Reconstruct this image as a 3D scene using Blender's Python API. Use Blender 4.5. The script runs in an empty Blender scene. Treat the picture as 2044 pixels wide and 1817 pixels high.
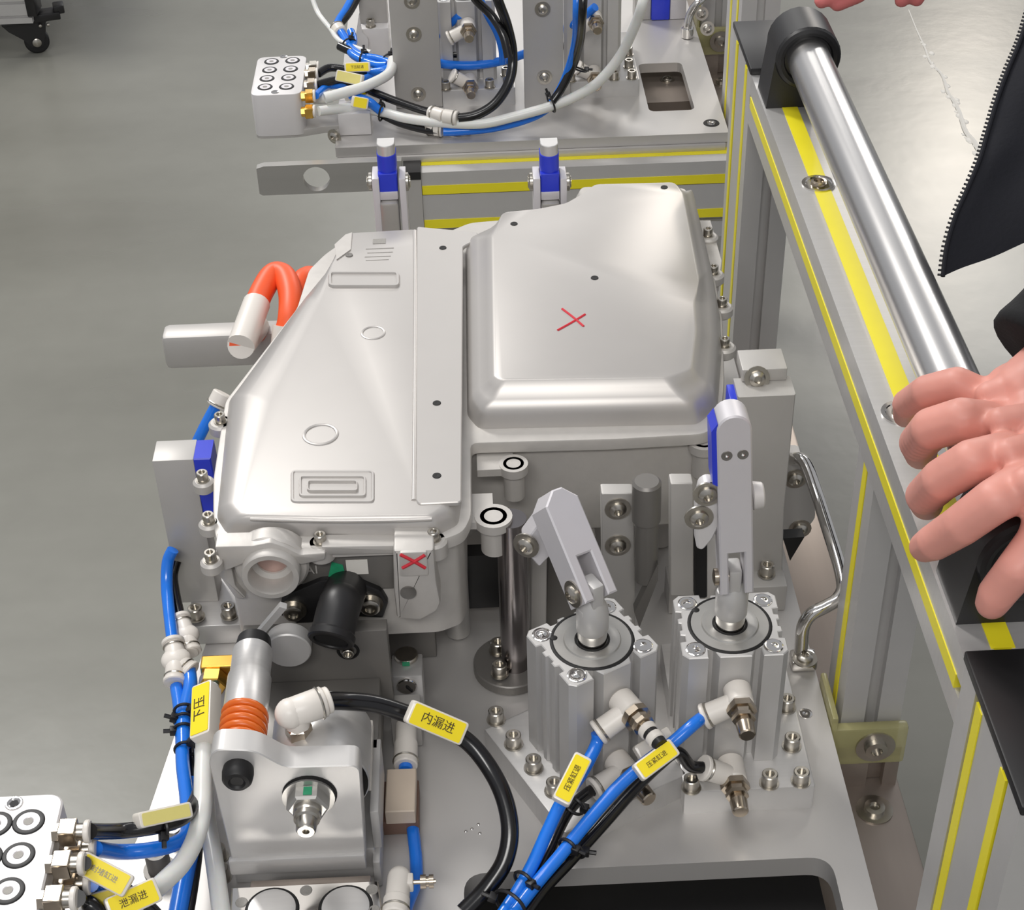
import bpy, bmesh, math, random
from mathutils import Vector as V, Matrix, Quaternion
random.seed(7)
S = bpy.context.scene
COL = S.collection
# ------------------------------------------------------------------ camera
RX = V((0.9989, -0.0428, 0.0166)); RY = V((-0.0393, -0.6079, 0.7931)); RZ = V((-0.0238, -0.7929, -0.6089))
CAM_H = 1.0; FPX = 3272.72
cd = bpy.data.cameras.new('camera'); co = bpy.data.objects.new('camera', cd); COL.objects.link(co)
right = V((RX[0], RY[0], RZ[0])).normalized()
back = -V((RX[2], RY[2], RZ[2])).normalized()
up = back.cross(right).normalized(); right = up.cross(back).normalized()
mw = Matrix.Identity(4)
for i in range(3):
    mw[i][0] = right[i]; mw[i][1] = up[i]; mw[i][2] = back[i]
mw[2][3] = CAM_H
co.matrix_world = mw
cd.sensor_fit = 'HORIZONTAL'; cd.sensor_width = 36.0; cd.lens = FPX * 36 / 2044
cd.clip_start = 0.02; cd.clip_end = 100
S.camera = co
# ------------------------------------------------------------------ light
S.view_settings.view_transform = 'Standard'; S.view_settings.look = 'None'
S.view_settings.gamma = 1.0; S.view_settings.use_curve_mapping = False
S.view_settings.exposure = 0.0
w = bpy.data.worlds.new('hall_ambient'); S.world = w; w.use_nodes = True
bg = w.node_tree.nodes['Background']; bg.inputs[0].default_value = (0.93, 0.95, 1.0, 1); bg.inputs[1].default_value = 0.42
def lamp(name, loc, sx, sy, power, target, col=(1, 0.98, 0.95)):
    l = bpy.data.lights.new(name, 'AREA'); l.shape = 'RECTANGLE'; l.size = sx; l.size_y = sy; l.energy = power; l.color = col
    o = bpy.data.objects.new(name, l); COL.objects.link(o); o.location = loc
    o.rotation_euler = (V(target) - V(loc)).to_track_quat('-Z', 'Y').to_euler()
    return o
lamp('hall_light', (-0.9, 1.6, 4.0), 0.5, 2.6, 34, (-0.2, 1.0, 0))
lamp('hall_light', (-2.1, 4.4, 4.0), 0.7, 1.5, 150, (0.0, 1.0, 0))
lamp('hall_light', (-0.5, -2.2, 3.6), 2.4, 0.6, 88, (0.0, 1.2, 0))  # added fill from behind the camera, brightens the front faces
lamp('hall_light', (4.4, 10.5, 4.2), 3.6, 1.0, 125, (0.9, 3.0, -0.4))
lamp('hall_light', (0.2, 11.5, 4.2), 2.6, 0.8, 55, (0.0, 3.0, -0.9))  # added light, its reflection lightens the floor at the top centre
lamp('hall_light', (4.3, 13.0, 4.1), 0.3, 0.3, 75, (1.2, 3.6, -0.9), (1, 0.9, 0.78))

# pixel of the photograph + one known coordinate -> point in the room (metres)
def ray(px, py):
    c = V((px - 1022, py - 908.5, FPX))
    return V((RX.dot(c), RY.dot(c), RZ.dot(c)))
O = V((0, 0, CAM_H))
def Z(px, py, z=0.0):
    r = ray(px, py); return O + r * ((z - CAM_H) / r.z)
def Y(px, py, y):
    r = ray(px, py); return O + r * (y / r.y)
def X(px, py, x):
    r = ray(px, py); return O + r * (x / r.x)
def D(px, py, d):
    return O + ray(px, py) * (d / FPX)

# ------------------------------------------------------------------ materials
def lin(c):
    return tuple((x / 12.92 if x <= 0.04045 else ((x + 0.055) / 1.055) ** 2.4) for x in [v / 255 for v in c])
def mat(name, rgb, rough=0.5, metal=0.0, var=0.06, scale=60, bump=0.0, stretch=None, trans=0.0, coat=0.0, sss=0.0, alpha=1.0, spec=0.5):
    m = bpy.data.materials.new(name); m.use_nodes = True; nt = m.node_tree; b = nt.nodes['Principled BSDF']
    c = lin(rgb)
    tc = nt.nodes.new('ShaderNodeTexCoord'); mp = nt.nodes.new('ShaderNodeMapping'); no = nt.nodes.new('ShaderNodeTexNoise')
    nt.links.new(tc.outputs['Object'], mp.inputs['Vector']); nt.links.new(mp.outputs['Vector'], no.inputs['Vector'])
    if stretch: mp.inputs['Scale'].default_value = stretch
    no.inputs['Scale'].default_value = scale; no.inputs['Detail'].default_value = 4
    cr = nt.nodes.new('ShaderNodeMixRGB')
    cr.inputs[1].default_value = tuple(max(0, x * (1 - var)) for x in c) + (1,)
    cr.inputs[2].default_value = tuple(min(1, x * (1 + var)) for x in c) + (1,)
    nt.links.new(no.outputs['Fac'], cr.inputs[0]); nt.links.new(cr.outputs[0], b.inputs['Base Color'])
    b.inputs['Roughness'].default_value = rough; b.inputs['Metallic'].default_value = metal
    b.inputs['Specular IOR Level'].default_value = spec
    if trans: b.inputs['Transmission Weight'].default_value = trans
    if coat: b.inputs['Coat Weight'].default_value = coat
    if alpha < 1: b.inputs['Alpha'].default_value = alpha
    if sss:
        b.inputs['Subsurface Weight'].default_value = sss; b.inputs['Subsurface Radius'].default_value = (0.01, 0.004, 0.002)
    if bump:
        bp = nt.nodes.new('ShaderNodeBump'); bp.inputs['Strength'].default_value = bump; bp.inputs['Distance'].default_value = 0.001
        nt.links.new(no.outputs['Fac'], bp.inputs['Height']); nt.links.new(bp.outputs[0], b.inputs['Normal'])
    return m
M = dict(
    alu=mat('anodised_aluminium', (198, 196, 194), 0.45, 0.40, 0.04, 40),
    mill=mat('milled_aluminium', (206, 204, 202), 0.36, 0.55, 0.06, 30, 0.03, (1, 12, 1)),
    plate=mat('plate_aluminium', (196, 193, 190), 0.42, 0.50, 0.05, 14, 0.02),
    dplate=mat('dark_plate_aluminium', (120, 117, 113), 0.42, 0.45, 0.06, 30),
    gplate=mat('grey_support_aluminium', (186, 183, 179), 0.48, 0.32, 0.05, 20),
    cast=mat('cast_aluminium', (196, 192, 187), 0.5, 0.35, 0.07, 90, 0.25),
    cover=mat('pressed_cover', (190, 186, 182), 0.38, 0.45, 0.03, 25),
    steel=mat('brushed_steel', (158, 147, 138), 0.40, 0.7, 0.1, 60, 0.05, (1, 0.05, 1)),
    steelx=mat('brushed_steel_bar', (178, 176, 172), 0.36, 0.65, 0.08, 60, 0.05, (0.05, 1, 1)),
    chrome=mat('chrome', (225, 222, 218), 0.08, 1.0, 0.02, 20),
    zinc=mat('zinc_bolt', (188, 183, 174), 0.28, 1.0, 0.1, 200),
    nickel=mat('nickel_brass', (184, 172, 156), 0.24, 1.0, 0.1, 150),
    brass=mat('brass', (222, 176, 84), 0.25, 0.9, 0.1, 100),
    hole=mat('dark_hole', (22, 21, 21), 0.6, 0.2),
    black=mat('black_plastic', (27, 26, 27), 0.42, 0.0, 0.1, 90),
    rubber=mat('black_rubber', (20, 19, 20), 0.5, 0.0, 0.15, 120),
    bhose=mat('black_hose', (18, 17, 19), 0.22, 0.0, 0.1, 60, spec=0.6),
    blhose=mat('blue_hose', (28, 118, 226), 0.2, 0.0, 0.06, 60, spec=0.6),
    whose=mat('milky_hose', (226, 226, 222), 0.28, 0.0, 0.05, 60, sss=0.2),
    white=mat('white_plastic', (226, 220, 212), 0.38, 0.0, 0.04, 60),
    lev=mat('white_grey_lever', (206, 203, 206), 0.45, 0.25, 0.03, 60),
    wpaint=mat('white_block', (214, 211, 210), 0.45, 0.2, 0.03, 50),
    tape=mat('yellow_tape', (236, 222, 40), 0.4, 0.0, 0.05, 40),
    label=mat('yellow_label', (246, 222, 22), 0.45, 0.0, 0.03, 80),
    plabel=mat('pale_yellow_label', (226, 214, 130), 0.45, 0.0, 0.06, 80),
    sleeve=mat('clear_label_sleeve', (226, 220, 210), 0.25, 0.0, 0.03, 60),
    ink=mat('black_ink', (70, 58, 24), 0.6),
    redink=mat('red_marker', (206, 44, 58), 0.6, 0.0, 0.15, 300),
    green=mat('green_paint_mark', (40, 148, 104), 0.5, 0.0, 0.2, 200),
    etch=mat('grey_etching', (150, 147, 142), 0.6, 0.3, 0.15, 800),
    orange=mat('orange_spring', (212, 100, 26), 0.32, 0.0, 0.08, 60),
    ocable=mat('orange_cable', (240, 92, 44), 0.45, 0.0, 0.06, 60),
    bluepad=mat('blue_urethane', (40, 58, 200), 0.35, 0.0, 0.08, 50),
    film=mat('yellowed_film', (190, 184, 130), 0.25, 0.0, 0.15, 50, alpha=0.55),
    skin=mat('skin', (220, 152, 138), 0.5, 0.0, 0.20, 22, 0.2, sss=0.15),
    skin2=mat('skin_red', (214, 120, 118), 0.5, 0.0, 0.14, 30, 0.2, sss=0.15),
    navy=mat('navy_cloth', (8, 9, 20), 0.85, 0.0, 0.25, 300, 0.4),
    cuff=mat('black_cloth', (16, 16, 18), 0.9, 0.0, 0.2, 300, 0.4),
    zip=mat('zip_teeth', (24, 24, 30), 0.4, 0.2),
    beige=mat('beige_block', (204, 188, 170), 0.5, 0.0, 0.05, 60),
    copper=mat('brown_base', (120, 92, 78), 0.5, 0.2, 0.1, 60),
    wdisc=mat('port_disc', (222, 218, 220), 0.4, 0.2, 0.03, 60),
    sticker=mat('white_sticker', (226, 222, 214), 0.55),
)
# ------------------------------------------------------------------ mesh helpers
class MB:
    def __init__(s): s.b = bmesh.new()
    def _add(s, verts, faces):
        vs = [s.b.verts.new(v) for v in verts]
        for f in faces:
            try: s.b.faces.new([vs[i] for i in f])
            except ValueError: pass
        return s
    def box(s, lo, hi, m=None, ch=0.0):
        lo, hi = V(lo), V(hi)
        lo, hi = V([min(a, b) for a, b in zip(lo, hi)]), V([max(a, b) for a, b in zip(lo, hi)])
        ch = min(ch, *(0.45 * (hi - lo)))
        if ch <= 0:
            vs = [V((x, y, z)) for z in (lo.z, hi.z) for y in (lo.y, hi.y) for x in (lo.x, hi.x)]
            fs = [(0, 2, 3, 1), (4, 5, 7, 6), (0, 1, 5, 4), (2, 6, 7, 3), (0, 4, 6, 2), (1, 3, 7, 5)]
            if m: vs = [m @ v for v in vs]
            return s._add(vs, fs)
        t = bmesh.new(); bmesh.ops.create_cube(t, size=1.0)
        for v in t.verts: v.co = V([(lo[i] + hi[i]) / 2 + v.co[i] * (hi[i] - lo[i]) for i in range(3)])
        bmesh.ops.bevel(t, geom=list(t.edges), offset=ch, segments=2, profile=0.5, affect='EDGES')
        t.verts.index_update()
        vs = [(m @ v.co) if m else v.co.copy() for v in t.verts]; fs = [[v.index for v in f.verts] for f in t.faces]; t.free()
        return s._add(vs, fs)
    def prism(s, poly, z0, z1, m=None, ch=0.0, chs=2, holes=None):
        """poly: list of (x, y) ccw; z0 < z1; rounded upper edge ch; holes: inner loops cut right through"""
        if area(poly) < 0: poly = poly[::-1]
        if holes:
            t = bmesh.new()
            def loop(p, z): return [t.verts.new((x, y, z)) for x, y in p]
            for z in (z0, z1):
                es = []
                for p in [poly] + holes:
                    l = loop(p, z); es += [t.edges.new((l[i], l[(i + 1) % len(l)])) for i in range(len(l))]
                bmesh.ops.triangle_fill(t, edges=es, use_beauty=True)
            t.verts.index_update()
            vs = [v.co.copy() for v in t.verts]; fs = [[v.index for v in f.verts] for f in t.faces]; t.free()
            n = len(poly) + sum(len(h) for h in holes); k = 0
            for p in [poly] + holes:
                L = len(p)
                for i in range(L):
                    fs.append((k + i, k + (i + 1) % L, n + k + (i + 1) % L, n + k + i))
                k += L
            if m: vs = [m @ v for v in vs]
            return s._add(vs, fs)
        loops = [(poly, z0)]
        if ch > 0:
            for i in range(chs + 1):
                a = math.pi / 2 * i / chs
                loops.append((inset(poly, ch * (1 - math.cos(a))), z1 - ch + ch * math.sin(a)))
        else: loops.append((poly, z1))
        return s.loft(loops, m)
    def loft(s, loops, m=None):
        n = len(loops[0][0]); vs = []; fs = []
        for p, z in loops: vs += [V((x, y, z)) for x, y in p]
        for k in range(len(loops) - 1):
            for i in range(n):
                j = (i + 1) % n
                fs.append((k * n + i, k * n + j, (k + 1) * n + j, (k + 1) * n + i))
        fs.append(tuple(range(n))[::-1]); e = (len(loops) - 1) * n; fs.append(tuple(range(e, e + n)))
        if m: vs = [m @ v for v in vs]
        return s._add(vs, fs)
    def lathe(s, prof, p0, ax, n=24, cap=True):
        """prof: (r, h) list along axis ax from p0"""
        p0 = V(p0); q = V(ax).normalized().to_track_quat('Z', 'Y'); vs = []; fs = []
        for r, h in prof:
            for i in range(n):
                a = 2 * math.pi * i / n
                vs.append(p0 + q @ V((max(r, 1e-5) * math.cos(a), max(r, 1e-5) * math.sin(a), h)))
        for k in range(len(prof) - 1):
            for i in range(n):
                j = (i + 1) % n
                fs.append((k * n + i, k * n + j, (k + 1) * n + j, (k + 1) * n + i))
        if cap:
            fs.append(tuple(range(n))[::-1]); e = (len(prof) - 1) * n; fs.append(tuple(range(e, e + n)))
        return s._add(vs, fs)
    def cyl(s, p0, p1, r, r1=None, n=24, ch=0.0):
        p0, p1 = V(p0), V(p1); L = (p1 - p0).length; r1 = r if r1 is None else r1
        if ch: pr = [(r - ch, 0), (r, ch), (r1, L - ch), (r1 - ch, L)]
        else: pr = [(r, 0), (r1, L)]
        return s.lathe(pr, p0, p1 - p0, n)
    def tube(s, pts, r, n=12, sub=8, smooth=True, r_list=None):
        P = spline(pts, sub) if smooth and len(pts) > 2 else [V(p) for p in pts]
        vs = []; fs = []; u = None
        for i, p in enumerate(P):
            t = (P[min(i + 1, len(P) - 1)] - P[max(i - 1, 0)]).normalized()
            if u is None: u = t.orthogonal().normalized()
            u = (u - t * u.dot(t)).normalized(); v = t.cross(u)
            rr = r if r_list is None else r_list(i / (len(P) - 1))
            for k in range(n):
                a = 2 * math.pi * k / n
                vs.append(p + (u * math.cos(a) + v * math.sin(a)) * rr)
        for i in range(len(P) - 1):
            for k in range(n):
                j = (k + 1) % n
                fs.append((i * n + k, i * n + j, (i + 1) * n + j, (i + 1) * n + k))
        fs.append(tuple(range(n))[::-1]); e = (len(P) - 1) * n; fs.append(tuple(range(e, e + n)))
        return s._add(vs, fs)
    def ball(s, p, r, n=16, sc=(1, 1, 1), m=None):
        t = bmesh.new(); bmesh.ops.create_uvsphere(t, u_segments=n, v_segments=max(6, n // 2), radius=1)
        t.verts.index_update()
        vs = [V(p) + (m.to_3x3() if m else Matrix.Identity(3)) @ V([v.co[i] * r * sc[i] for i in range(3)]) for v in t.verts]
        fs = [[v.index for v in f.verts] for f in t.faces]; t.free()
        return s._add(vs, fs)
    def torus(s, p, ax, R, r, n=28, k=8, flat=1.0):
        p = V(p); q = V(ax).normalized().to_track_quat('Z', 'Y'); vs = []; fs = []
        for i in range(n):
            a = 2 * math.pi * i / n
            for j in range(k):
                b = 2 * math.pi * j / k
                vs.append(p + q @ V(((R + r * math.cos(b)) * math.cos(a), (R + r * math.cos(b)) * math.sin(a), r * math.sin(b) * flat)))
        for i in range(n):
            for j in range(k):
                fs.append((i * k + j, ((i + 1) % n) * k + j, ((i + 1) % n) * k + (j + 1) % k, i * k + (j + 1) % k))
        return s._add(vs, fs)
    def build(s, name, m, parent=None, smooth=35, kind=None, label=None):
        bmesh.ops.remove_doubles(s.b, verts=list(s.b.verts), dist=1e-6)
        bmesh.ops.recalc_face_normals(s.b, faces=list(s.b.faces))
        org = origin(parent) if parent else V((0, 0, 0))
        if not parent:
            cs = [v.co for v in s.b.verts]
            org = V(((min(c.x for c in cs) + max(c.x for c in cs)) / 2, (min(c.y for c in cs) + max(c.y for c in cs)) / 2, min(c.z for c in cs)))
        for v in s.b.verts: v.co -= org
        me = bpy.data.meshes.new(name); s.b.to_mesh(me); s.b.free()
        me.materials.append(m if not isinstance(m, str) else M[m])
        if smooth:
            me.shade_smooth()
            try: me.set_sharp_from_angle(angle=math.radians(smooth))
            except Exception: pass
        o = bpy.data.objects.new(name, me); COL.objects.link(o)
        if parent: o.parent = parent
        else: o.location = org
        if kind: o['kind'] = kind
        if label: o['label'] = label
        return o
def origin(o):
    p = V(o.location)
    while o.parent: o = o.parent; p += V(o.location)
    return p
def area(p): return sum(p[i][0] * p[(i + 1) % len(p)][1] - p[(i + 1) % len(p)][0] * p[i][1] for i in range(len(p))) / 2
def inset(p, d):
    if area(p) < 0: p = p[::-1]
    n = len(p); out = []
    for i in range(n):
        a, b, c = V(p[i - 1]).to_2d(), V(p[i]).to_2d(), V(p[(i + 1) % n]).to_2d()
        e1 = (b - a); e2 = (c - b)
        if e1.length < 1e-9: e1 = e2
        if e2.length < 1e-9: e2 = e1
        e1 = e1.normalized(); e2 = e2.normalized()
        n1 = V((-e1.y, e1.x)); n2 = V((-e2.y, e2.x)); h = (n1 + n2)
        h = h / max(0.5, h.dot(n1)) if h.length > 1e-6 else n1
        out.append((b.x + h.x * d, b.y + h.y * d))
    return out
def rpoly(pts, r, k=4):
    """round the corners of a polygon; r number or list"""
    n = len(pts); out = []
    for i in range(n):
        ri = r[i] if isinstance(r, (list, tuple)) else r
        a, b, c = [V((q[0], q[1])) for q in (pts[i - 1], pts[i], pts[(i + 1) % n])]
        if ri <= 0: out.append((b.x, b.y)); continue
        u = (a - b); w_ = (c - b); t = min(ri, 0.48 * u.length, 0.48 * w_.length); u.normalize(); w_.normalize()
        p, q = b + u * t, b + w_ * t
        for j in range(k + 1):
            f = j / k; m_ = p * (1 - f) ** 2 + b * 2 * f * (1 - f) + q * f * f
            out.append((m_.x, m_.y))
    return out
def rect(x0, y0, x1, y1, r=0.0, k=4):
    p = [(x0, y0), (x1, y0), (x1, y1), (x0, y1)]
    return rpoly(p, r, k) if r else p
def circ(x, y, r, n=24, a0=0): return [(x + r * math.cos(a0 + 2 * math.pi * i / n), y + r * math.sin(a0 + 2 * math.pi * i / n)) for i in range(n)]
def spline(pts, sub=8):
    P = [V(p) for p in pts]; out = []
    for i in range(len(P) - 1):
        a, b, c, d = P[max(i - 1, 0)], P[i], P[i + 1], P[min(i + 2, len(P) - 1)]
        for k in range(sub):
            t = k / sub
            out.append(0.5 * ((2 * b) + (c - a) * t + (2 * a - 5 * b + 4 * c - d) * t * t + (3 * b - a - 3 * c + d) * t ** 3))
    out.append(P[-1]); return out
def frame(o, xd, zd):
    x = V(xd).normalized(); z = V(zd); z = (z - x * z.dot(x)).normalized(); y = z.cross(x)
    m = Matrix.Identity(4)
    for i in range(3): m[i][0] = x[i]; m[i][1] = y[i]; m[i][2] = z[i]; m[i][3] = V(o)[i]
    return m
UPZ = Matrix.Identity(4)
def XZ(y):   # prism in the x-z plane, extruded along -y from y
    return Matrix(((1, 0, 0, 0), (0, 0, -1, y), (0, 1, 0, 0), (0, 0, 0, 1)))
def YZ(x):   # prism in the y-z plane, extruded along +x from x
    return Matrix(((0, 0, 1, x), (1, 0, 0, 0), (0, 1, 0, 0), (0, 0, 0, 1)))
def rotz(c, a): return Matrix.Translation(V(c)) @ Matrix.Rotation(a, 4, 'Z')
def thing(name, label, cat, loc, group=None):
    o = bpy.data.objects.new(name, None); COL.objects.link(o); o.location = loc; o.empty_display_size = 0.02
    o['label'] = label; o['category'] = cat
    if group: o['group'] = group
    return o
def tag(o, label, cat, group=None):
    o['label'] = label; o['category'] = cat
    if group: o['group'] = group
    return o
def struct(o): o['kind'] = 'structure'; return o
def dup(root, loc, rz=None, label=None, group=None):
    r = root.copy(); COL.objects.link(r); r.location = loc
    if rz is not None: r.rotation_euler = (0, 0, rz)
    if label: r['label'] = label
    if group: r['group'] = group
    for ch in list(root.children):
        c = ch.copy(); COL.objects.link(c); c.parent = r
        for g in ch.children:
            d = g.copy(); COL.objects.link(d); d.parent = c
    return r
# ---- shared small parts (mesh data used by every copy)
def mesh_of(mb, name, m):
    o = mb.build(name, m, smooth=40); me = o.data
    for v in me.vertices: v.co += o.location
    bpy.data.objects.remove(o); return me
def bolt_mesh(r, h, name='bolt'):
    b = MB(); n = 24
    hexr = r * 0.52
    b.lathe([(r * 1.25, 0), (r * 1.25, r * 0.18), (r * 0.98, r * 0.18), (r, r * 0.25), (r, h - r * 0.12), (r * 0.88, h), (hexr * 1.1, h), (hexr, h - r * 0.06), (hexr, h - r * 0.6), (0, h - r * 0.6)], (0, 0, 0), (0, 0, 1), n, cap=False)
    return mesh_of(b, name, 'zinc')
BOLT = bolt_mesh(0.0062, 0.0115)
BOLT_S = bolt_mesh(0.0046, 0.008)
def button_mesh(r):
    b = MB(); b.lathe([(r * 1.5, 0), (r * 1.5, r * 0.2), (r, r * 0.2), (r * 0.95, r * 0.5), (r * 0.6, r * 0.75), (r * 0.45, r * 0.78), (r * 0.42, r * 0.4), (0, r * 0.4)], (0, 0, 0), (0, 0, 1), 20, cap=False)
    return mesh_of(b, 'bolt', 'zinc')
BUTTON = button_mesh(0.007)
FLANGE_BOLT = None
def put(me, name, parent, p, ax=(0, 0, 1), rz=0.0):
    o = bpy.data.objects.new(name, me); COL.objects.link(o); o.parent = parent
    o.location = V(p) - origin(parent)
    o.rotation_mode = 'QUATERNION'; o.rotation_quaternion = V(ax).normalized().to_track_quat('Z', 'Y') @ Quaternion((0, 0, 1), rz)
    return o
def slot_profile(w, h, nx=1, ny=1, sw=0.22, sd=0.17):
    """cross-section of an aluminium extrusion with open T-slots, centred on 0, ccw"""
    g = min(w / nx, h / ny); a = g * sw / 2; d = g * sd; p = []
    for i in range(nx):
        c = -w / 2 + (i + 0.5) * w / nx; p += [(c - a, -h / 2), (c - a, -h / 2 + d), (c + a, -h / 2 + d), (c + a, -h / 2)]
    p = [(-w / 2, -h / 2)] + p + [(w / 2, -h / 2)]
    for i in range(ny):
        c = -h / 2 + (i + 0.5) * h / ny; p += [(w / 2, c - a), (w / 2 - d, c - a), (w / 2 - d, c + a), (w / 2, c + a)]
    p += [(w / 2, h / 2)]
    for i in reversed(range(nx)):
        c = -w / 2 + (i + 0.5) * w / nx; p += [(c + a, h / 2), (c + a, h / 2 - d), (c - a, h / 2 - d), (c - a, h / 2)]
    p += [(-w / 2, h / 2)]
    for i in reversed(range(ny)):
        c = -h / 2 + (i + 0.5) * h / ny; p += [(-w / 2, c + a), (-w / 2 + d, c + a), (-w / 2 + d, c - a), (-w / 2, c - a)]
    return p
def text(body, size, m, parent, mtx, name='lettering', ext=0.0002):
    cu = bpy.data.curves.new(name, 'FONT'); cu.body = body; cu.size = size; cu.align_x = 'CENTER'; cu.align_y = 'CENTER'; cu.extrude = ext
    o = bpy.data.objects.new(name, cu); COL.objects.link(o)
    dg = bpy.context.evaluated_depsgraph_get(); me = bpy.data.meshes.new_from_object(o.evaluated_get(dg))
    bpy.data.objects.remove(o); bpy.data.curves.remove(cu)
    me.transform(Matrix.Translation(-origin(parent)) @ mtx); me.name = name
    me.materials.clear(); me.materials.append(M[m])
    o = bpy.data.objects.new(name, me); COL.objects.link(o); o.parent = parent
    return o
# ------------------------------------------------------------------ floor
FZ = -0.9
def floor_mat():
    m = bpy.data.materials.new('epoxy_floor'); m.use_nodes = True; nt = m.node_tree; b = nt.nodes['Principled BSDF']
    tc = nt.nodes.new('ShaderNodeTexCoord')
    n1 = nt.nodes.new('ShaderNodeTexNoise'); n1.inputs['Scale'].default_value = 1.1; n1.inputs['Detail'].default_value = 5
    n2 = nt.nodes.new('ShaderNodeTexNoise'); n2.inputs['Scale'].default_value = 14; n2.inputs['Detail'].default_value = 6
    mp = nt.nodes.new('ShaderNodeMapping'); mp.inputs['Scale'].default_value = (0.6, 2.2, 1)
    nt.links.new(tc.outputs['Object'], mp.inputs[0]); nt.links.new(mp.outputs[0], n1.inputs['Vector']); nt.links.new(tc.outputs['Object'], n2.inputs['Vector'])
    r = nt.nodes.new('ShaderNodeValToRGB'); r.color_ramp.elements[0].position = 0.3; r.color_ramp.elements[1].position = 0.72
    r.color_ramp.elements[0].color = lin((126, 125, 117)) + (1,); r.color_ramp.elements[1].color = lin((142, 141, 133)) + (1,)
    nt.links.new(n1.outputs['Fac'], r.inputs[0])
    mx = nt.nodes.new('ShaderNodeMixRGB'); mx.blend_type = 'MULTIPLY'; mx.inputs[0].default_value = 0.12
    nt.links.new(r.outputs[0], mx.inputs[1]); nt.links.new(n2.outputs['Fac'], mx.inputs[2]); nt.links.new(mx.outputs[0], b.inputs['Base Color'])
    rr = nt.nodes.new('ShaderNodeMapRange'); rr.inputs[3].default_value = 0.22; rr.inputs[4].default_value = 0.36
    nt.links.new(n1.outputs['Fac'], rr.inputs[0]); nt.links.new(rr.outputs[0], b.inputs['Roughness'])
    bp = nt.nodes.new('ShaderNodeBump'); bp.inputs['Strength'].default_value = 0.12; bp.inputs['Distance'].default_value = 0.004
    nt.links.new(n2.outputs['Fac'], bp.inputs['Height']); nt.links.new(bp.outputs[0], b.inputs['Normal'])
    return m
fl = struct(MB().box((-8, -3, FZ - 0.1), (9, 16, FZ)).build('floor', floor_mat(), smooth=0))
# crack in the coating: a raised wrinkled ridge (part of the floor)
cp = [(1815, 20), (1832, 60), (1845, 95), (1860, 125), (1880, 150), (1893, 185), (1905, 200), (1915, 225), (1930, 262), (1945, 285), (1962, 310)]
pts = [Z(x + random.uniform(-3, 3), y, FZ) for x, y in cp]
ck = MB()
for i, p in enumerate(spline(pts, 5)):
    if i > 8 and random.random() < 0.85: ck.ball(p + V((random.uniform(-.012, .012), random.uniform(-.02, .02), 0)), random.uniform(0.003, 0.009), 8, (1, 1.6, 0.35))
ck.tube(pts, 0.003, 6, 6, r_list=lambda t: 0.0015 + 0.006 * t)
ck.build('coating_crack', 'sticker', fl)

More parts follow.
